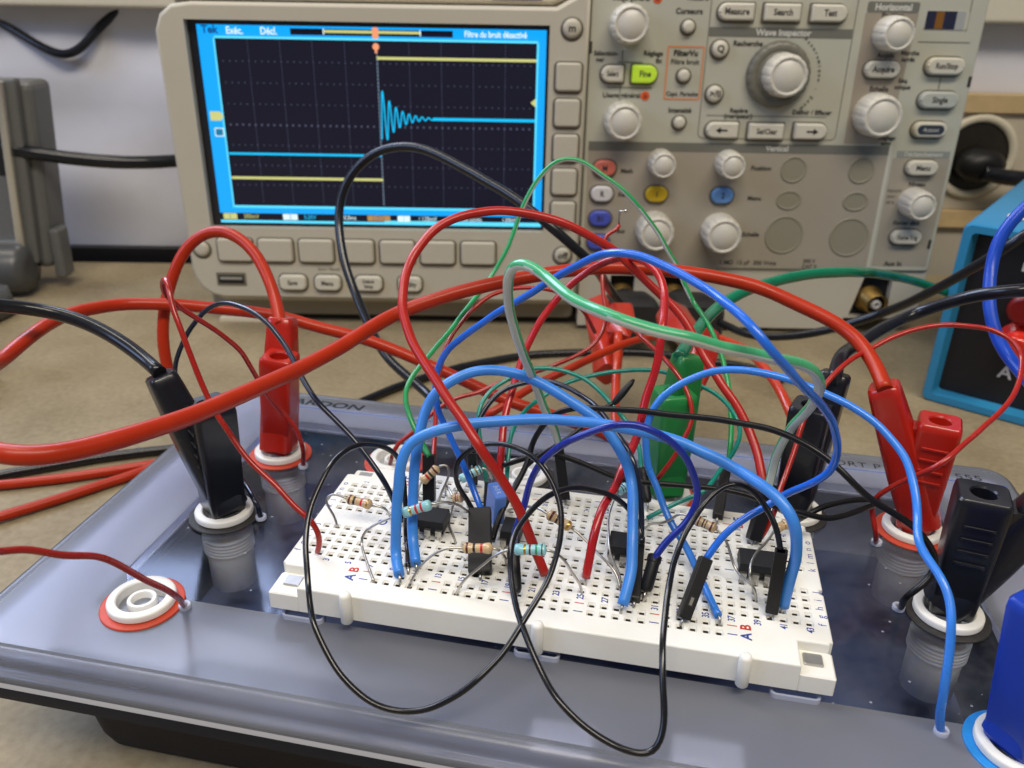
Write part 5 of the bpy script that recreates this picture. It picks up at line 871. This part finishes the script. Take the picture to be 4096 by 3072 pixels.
def loft_plug(name, label, m, pts, rad, wire=None, hole=None):
    """one plug body as a chain of sections (centre, half width)"""
    base = Vector(pts[0]); t = thing(name, label, 'plug', base, 'plugs hanging from the adapters')
    mb = MB(); P = [Vector(p) for p in pts]; rings = []
    for i, p in enumerate(P):
        a = (P[min(i+1, len(P)-1)] - P[max(i-1, 0)]).normalized(); u = a.cross(Vector((0, 1, .2))).normalized(); v = a.cross(u)
        rings.append([p + u*x + v*y for x, y in rrect(rad[i]*2, rad[i]*1.9, rad[i]*.4, 4)])
    mb.rings(rings); mb.build('plug_body', m, t, base, autosmooth=45)
    if wire:
        d, mk, pp_ = WIRES[wire]; mb = MB(); tube(mb, pp_, d/2, 16, step=2.5, it=5); mb.build('cable', MW[mk], t, base)
    return t
org = mat('orange red plug plastic', (0.46, 0.026, 0.010), 0.3, coat=.2)
loft_plug('hanging_plug', 'orange red stackable plug hanging below the left black adapter', org, [(47, 182, -4), (50.5, 170, -5), (53, 156, -7), (55, 146, -9), (56, 136, -12)], [5.5, 6.4, 6.2, 5.2, 4.2])
loft_plug('hanging_plug', 'orange red plug with a vertical glossy cable in front of the left black adapter', org, [(58, 160, 3), (59.2, 150, 1), (59.0, 143, -1)], [4.6, 4.6, 3.2], 'W34b')
loft_plug('hanging_plug', 'bright red plug between the two black adapters, cable running down to the right', org, [(77, 180, -3), (78.5, 170, -2), (82, 157, -1), (84, 150, 0)], [5.4, 5.8, 5.4, 3.4], 'W34c')
loft_plug('hanging_plug', 'dull red plug behind the top of the green plug', red_plug, [(88, 118, 14), (87, 110, 11), (86.2, 104, 8.4), (85.3, 98, 4)], [3.6, 4.3, 4.3, 3.0])
bare_lead('W34a', 'red lead rising to the right from behind the blue wires to the hanging plugs')
bare_lead('W5', 'black cable looping up across the lower half of the screen')
bare_lead('W6', 'black cable lying on the table behind the box')
bare_lead('W8', 'blue black cable running from the adapters up to the right edge')
bare_lead('W36a', 'black cable lying on the table left of the box, above two red ones'); bare_lead('W36b', 'upper of the two red cables lying on the table left of the box'); bare_lead('W36c', 'lower of the two red cables lying on the table left of the box')
bare_lead('W37', 'black cable hanging in a V against the wall at the upper left'); bare_lead('W38', 'thick black cable passing behind the left edge of the oscilloscope')

# ---------------------------------------------------------------- jumper wires
pin_m = steel
def dupont(mb, top, bot, w=2.5, d=2.5, yaw=0.0, slot=False):
    top = Vector(top); bot = Vector(bot); ax = (top-bot).normalized(); H = (top-bot).length
    u = Vector((math.cos(yaw), math.sin(yaw), 0)); u = (u - ax*u.dot(ax)).normalized(); v = ax.cross(u)
    R = lambda h, k=1.0: [bot + ax*h + u*a*k + v*b_*k for a, b_ in rrect(w, d, .22, 2)]
    I = lambda h, q=.62: [bot + ax*h + u*a + v*b_ for a, b_ in rrect(w*q, d*q, .12, 2)]
    mb.rings([R(0, .92), R(.25), R(H-.2), R(H, .95)], 0, False, True, False)
    mb.rings([R(H, .95), I(H), I(H-1.6)], 0, False, False, True)
    if slot:
        for sgn in (-1, 1):
            c = bot + ax*H*.28 + v*sgn*(d/2+.015)
            mb.add([c + u*a + ax*b_ for a, b_ in ((-.55, -1.1), (.55, -1.1), (.55, 1.1), (-.55, 1.1))], [(0,1,2,3)], 1)
            mb.add([c + v*sgn*.01 + u*a + ax*b_ for a, b_ in ((-.3, -.8), (.3, -.8), (.3, .8), (-.3, .8))], [(0,1,2,3)], 2)
def probe(mb, top, bot, r=1.35):
    top = Vector(top); bot = Vector(bot); H = (top-bot).length
    mb.lathe(bot, top-bot, [(.35, 0), (r*.8, .25), (r, 1.1), (r, H*.78), (r*1.12, H*.8), (r*1.12, H-.3), (r*.8, H)], 20)
def wire(key, label, cat='wire', group='jumper wires over the breadboard', conns=(), pin0=False, pin1=False, n=14, stripe=None, it=4):
    d, mk, pts = WIRES[key]; base = Vector(pts[0]); t = thing('jumper_wire', label, cat, base, group)
    mb = MB(); mm = MW[mk]
    P = tube(mb, pts, d/2, n, stripe=stripe, step=1.0, it=it)
    mb.build('insulation', [mm, white_sheen], t, base)
    for flag, a, b_ in ((pin0, P[0], P[3]), (pin1, P[-1], P[-4])):
        if flag:
            dr = (a-b_).normalized(); e = a + dr*1.6; mb = MB(); tube(mb, [a - dr*.5, a + dr*.8, Vector((e.x, e.y, min(e.z, -1.2)))], .32, 8, raw=True); mb.build('bare_end', pin_m, t, base)
    for kind, ck, yaw, w_ in conns:
        a, b_ = CONN[ck]; mb = MB()
        if kind == 'd': dupont(mb, a, b_, w_, 2.5, yaw, slot=(ck == 'd6')); nm = 'connector'
        else: probe(mb, a, b_, w_); nm = 'connector'
        mb.build(nm, [black_plastic, well_black, pin_m], t, base, autosmooth=40)
        mb = MB(); B_ = Vector(b_); dr = (B_ - Vector(a)).normalized(); tube(mb, [B_ - dr*.4, B_ + dr*1.2, Vector((B_.x+dr.x, B_.y+dr.y, -1.5))], .32, 8, raw=True); mb.build('pin', pin_m, t, base)
    return t
wire('W12', 'sky blue thick wire making the lower, wider arch over almost the whole breadboard', pin0=True, pin1=True, n=18)
wire('W13', 'sky blue thick wire arching high behind the wide one and landing mid right', pin0=True, pin1=True, n=18)
wire('W14', 'azure wire rising from the lid at lower right and landing in the front rail', pin1=True)
wire('W15', 'bright blue wire making the tallest blue arch, ending in a tilted black connector', conns=(('d', 'd2', math.radians(0), 5.0), ('d', 'd6', math.radians(18), 2.5)), n=16)
wire('W16', 'deep dark blue wire arching low over the middle between two black round connectors', conns=(('p', 'd5', 0, 1.35), ('p', 'd3', 0, 1.3)))
wire('W17', 'glossy black wire hanging in a loop before the left half of the breadboard', pin0=True)
wire('W18', 'glossy black wire hanging in a deep loop before the right half of the breadboard', conns=(('d', 'd7', math.radians(-8), 2.5),))
wire('W19', 'thick green wire with painted white sheen sagging across in front of all the other wires', conns=(('d', 'd8', math.radians(8), 2.5), ('d', 'd11', math.radians(20), 3.0)), stripe=(-.15, -.8, -.75), n=24)
wire('W20', 'thin green wire with painted white sheen making the highest arch, before the oscilloscope keys', conns=(('d', 'd1', math.radians(5), 2.9), ('d', 'd10', math.radians(-10), 2.5)), stripe=(.3, -.4, -1), n=18)
wire('W21a', 'teal wire arching over the middle rear, left of its twin', conns=(('p', 'd9', 0, 1.3),))
wire('W21b', 'teal wire with the longer arch reaching right and doubling back to the front', pin1=True)
wire('W22', 'blue black wire following the high sky blue arch to a tall black connector', conns=(('d', 'd4', math.radians(0), 2.4), ('d', 'd12', math.radians(10), 2.2)))
wire('W23', 'long black wire from mid breadboard to the lid beside the right black plug')
wire('W24', 'black wire running low along the rear of the breadboard to the right red socket')
wire('W25', 'short black wire at the right rear corner of the breadboard, above a longer one', pin1=True)
t_ = wire('W26', 'thin black wire with a slim black tip sticking up before the green plug', pin1=True)
mb = MB(); a, b_ = CONN['tip']; mb.lathe(Vector(b_), Vector(a)-Vector(b_), [(.55, -.8), (.8, 0), (.95, 2.5), (.7, 6), (.3, 7.2)], 16); mb.build('tip_sleeve', black_plastic, t_, Vector(WIRES['W26'][2][0]))
wire('W27', 'crimson wire standing steeply in mid breadboard and arching back to the left', pin0=True, n=18)
wire('W28', 'thick red wire making the tall arch over the screen corner to the right rear', pin0=True, n=18)
wire('W29', 'thin red wire curling up at the far left and down into the front left holes', group='thin red wires')
wire('W30', 'blue black wire arching from the left black plug to the left end of the breadboard', group='jumper wires over the breadboard')
wire('W31', 'thin red wire coming in from the left edge to the empty red ringed socket', group='thin red wires')
t_ = wire('W32', 'thin red wire standing up with a bare metal end in front of the oscilloscope', group='thin red wires')
mb = MB(); p0 = Vector(WIRES['W32'][2][0]); pr = [p0, p0 + Vector((-.3, 0, 1.3)), p0 + Vector((-.1, 0, 4.2)), p0 + Vector((1.5, -.4, 4.4))]
tube(mb, pr, .3, 8, raw=True); mb.lathe(pr[-1], (1, -.2, .1), [(.3, -.3), (.5, 0), (.5, .4), (.2, .6)], 10); mb.build('bare_end', pin_m, t_, p0)
wire('W33', 'thin red wire bending down in front of the green plug', group='thin red wires')
wire('W35', 'thin red wire rising behind the tallest blue arch at the rear left', group='thin red wires')
wire('W11', 'thin red wire making the big loop at the right edge, ending at right rear holes', group='thin red wires', pin1=True)
# loose black housing in the middle
a, b_ = CONN['d13']; t_ = thing('pin_housing', 'short black connector housing behind the blue box capacitor', 'connector', b_)
mb = MB(); dupont(mb, a, b_, 2.6, 2.6, .1); mb.build('housing', [black_plastic, well_black, pin_m], t_, b_, autosmooth=40)

# ---------------------------------------------------------------- resistors
tan_m = mat('tan resistor lacquer', (0.56, 0.40, 0.22), 0.25, coat=.5); cyan_m = mat('pale blue resistor lacquer', (0.28, 0.60, 0.66), 0.3, coat=.4)
BC = {'n': mat('brown band', (0.10, 0.016, 0.008), .3), 'k': mat('black band', (0.012, 0.010, 0.010), .3), 'r': mat('red band', (0.50, 0.014, 0.012), .3), 'g': mat('gold band', (0.50, 0.30, 0.07), .25, metal=.7), 'v': mat('green band', (0.03, 0.30, 0.12), .3), 'o': mat('orange band', (.6, .16, .02), .3)}
def resistor(key, label, kind, bands):
    (p, q), l1, l2 = RES[key]; p = Vector(p); q = Vector(q); L_ = (q-p).length; c = (p+q)/2; ax = (q-p).normalized()
    base = c; t = thing('resistor', label, 'resistor', base, 'axial resistors on the breadboard')
    R0 = 1.12 if kind == 'tan' else 1.15
    bl = min(L_, 6.6); h0 = -bl/2
    shape = [(.30, 0), (.55, .035), (1.0, .09), (1.08, .15), (1.0, .26), (.88, .32), (.86, .5), (.88, .68), (1.0, .74), (1.08, .85), (1.0, .91), (.55, .965), (.30, 1)] if kind == 'tan' else [(.35, 0), (.8, .02), (1.0, .06), (1.04, .14), (1.02, .24), (.90, .29), (.89, .5), (.90, .71), (1.02, .76), (1.04, .86), (1.0, .94), (.8, .98), (.35, 1)]
    prof = []; 
    def rad(t_):
        for (r0, a0), (r1, a1) in zip(shape, shape[1:]):
            if a0 <= t_ <= a1: return r0 + (r1-r0)*(t_-a0)/(a1-a0)
        return .3
    ts = sorted(set([s_[1] for s_ in shape] + [x for b_ in bands for x in (b_[0]-b_[2]/2, b_[0]+b_[2]/2)]))
    mats_ = [tan_m if kind == 'tan' else cyan_m]; mis = []
    for a_, b2 in zip(ts, ts[1:]):
        m_ = (a_+b2)/2; mi = 0
        for bd_ in bands:
            if abs(m_-bd_[0]) < bd_[2]/2:
                if BC[bd_[1]] not in mats_: mats_.append(BC[bd_[1]])
                mi = mats_.index(BC[bd_[1]])
        mis.append(mi)
    mb = MB(); mb.lathe(c, ax, [(rad(x)*R0, h0 + bl*x) for x in ts], 24, mis=mis); mb.build('body', mats_, t, base)
    for l, e in ((l1, c - ax*bl*.48), (l2, c + ax*bl*.48)):
        l = [tuple(e)] + [x for x in l if (Vector(x)-c).length > bl*.55]
        mb = MB(); tube(mb, l, .29, 10, step=.8, it=5)
        e_ = Vector(l[-1])
        if e_.z < 1: tube(mb, [e_, e_ - Vector((0, 0, 1.6))], .29, 8, raw=True)
        mb.build('lead', steel, t, base)
TB = [(.17, 'n', .07), (.34, 'k', .08), (.62, 'r', .07), (.85, 'g', .06)]
CB = [(.30, 'g', .07), (.50, 'r', .08), (.68, 'r', .07)]
resistor('r1', 'tan resistor standing over the blank strip near the left end', 'tan', TB)
resistor('r2', 'pale blue resistor in front of the two sky blue wires', 'cyan', CB)
resistor('r3', 'tan resistor standing on end at the rear left against a black connector', 'tan', [(.15, 'r', .08), (.38, 'r', .09), (.55, 'k', .09), (.8, 'n', .08)][1:] )
resistor('r4', 'pale blue resistor at the rear edge behind the bright blue wire', 'cyan', [(.55, 'k', .07), (.75, 'g', .07), (.9, 'k', .05)])
resistor('r5', 'tan resistor lying across the front of the double black connector', 'tan', [(.18, 'n', .07), (.40, 'k', .08), (.64, 'r', .08)])
resistor('r6', 'pale blue resistor at the front middle with one green band', 'cyan', [(.34, 'g', .07), (.50, 'n', .06), (.70, 'v', .07), (.88, 'k', .04)])
resistor('r7', 'tan resistor slanting between the two black wire loops', 'tan', [(.20, 'n', .08), (.42, 'k', .08), (.60, 'n', .05), (.85, 'g', .1)])
resistor('r8', 'tan resistor with thin black bands right of the middle', 'tan', [(.20, 'n', .06), (.40, 'k', .06), (.52, 'k', .04), (.78, 'n', .09)])
resistor('r9', 'small plain tan resistor at the right rear corner of the breadboard', 'tan', [(.62, 'g', .06)])
resistor('r10', 'pale blue resistor behind the steep crimson wire', 'cyan', [(.35, 'k', .09), (.6, 'k', .09)])
resistor('r11', 'brownish tan resistor seen end on behind the double black connector', 'tan', [(.4, 'n', .1), (.6, 'r', .08)])

# ---------------------------------------------------------------- chips and capacitor
def chip(x, y, npins, label, dz=0):
    w = npins*PT - .6; t = thing('dip_chip', label, 'chip', (x, y, 0), 'black chips on the breadboard')
    mb = MB()
    R = lambda k, kk, z: [(x+a, y+b_, z) for a, b_ in rrect(w*k, 6.3*kk, .15, 2)]
    mb.rings([R(.97, .92, .9+dz), R(1, 1, 2.2+dz), R(1, 1, 2.5+dz), R(.97, .92, 4.2+dz)], 0, False)
    b_ = mb.build('body', chip_black, t, (x, y, 0), bevel=.12)
    mb = MB(); mb.lathe((x-w/2+1.5, y-1.7, 4.2+dz), (0,0,1), [(.55, .005), (.5, .012)], 16, cap0=False); mb.build('index_dot', mat('chip dimple', (.012, .012, .014), .7), b_, (x, y, 0))
    for sgn in (-1, 1):
        for i in range(npins):
            px = x + (i-(npins-1)/2)*PT; y0 = y + sgn*3.1; y1 = y + sgn*3.81
            mb = MB(); mb.box((px-.7, min(y0, y1), 2.1+dz), (px+.7, max(y0, y1)+.0, 2.4+dz)); mb.box((px-.7, y1-.13, .9), (px+.7, y1+.13, 2.39+dz)); mb.box((px-.26, y1-.13, -1.8), (px+.26, y1+.13, .9))
            mb.build('pin', steel, t, (x, y, 0))
chip(26.9, 13.97, 3, 'small black chip with pins below the pale blue resistor at left')
chip(45.7, 13.97, 2, 'black chip half hidden by the double black connector'); chip(71.1, 13.97, 3, 'black chip left of the rightmost sky blue wire in the middle')
chip(100.33, 13.97, 4, 'large eight pin black chip near the right end')
a, b_ = CONN['cap']; a = Vector(a); b_ = Vector(b_); t_ = thing('box_capacitor', 'blue box capacitor standing in the middle of the breadboard', 'capacitor', b_)
mb = MB(); cm = b_ + Vector((0, 0, .4)); ca, sa = math.cos(math.radians(-62)), math.sin(math.radians(-62))
R = lambda k, z: [cm + Vector((p_*ca - q_*sa, p_*sa + q_*ca, 0)) + Vector((.06*z, .1*z, z)) for p_, q_ in rrect(7.0*k, 2.7*k, .3, 3)]
mb.rings([R(.97, 0), R(1, .3), R(1, 6.7), R(.95, 7.0)], 0, False); mb.build('body', mat('pale blue capacitor box', (0.09, 0.20, 0.58), 0.4, noise=.05), t_, b_)
for k in (-2.5, 2.5):
    mb = MB(); q = cm + Vector((k*ca, k*sa, 0)); tube(mb, [q + Vector((0,0,.3)), q - Vector((0,0,2.4))], .28, 8, raw=True); mb.build('lead', steel, t_, b_)
mb = MB(); o_ = cm + Vector((-.1, .4, 7.45)); put_text(mb, '3n3 K', 1.7, cm + Vector((.42, .7, 7.03)), (ca, sa, 0), (-sa, ca, 0), sx=.9); mb.build('marking', mat('pale marking', (.5, .6, .8), .5), t_, b_)
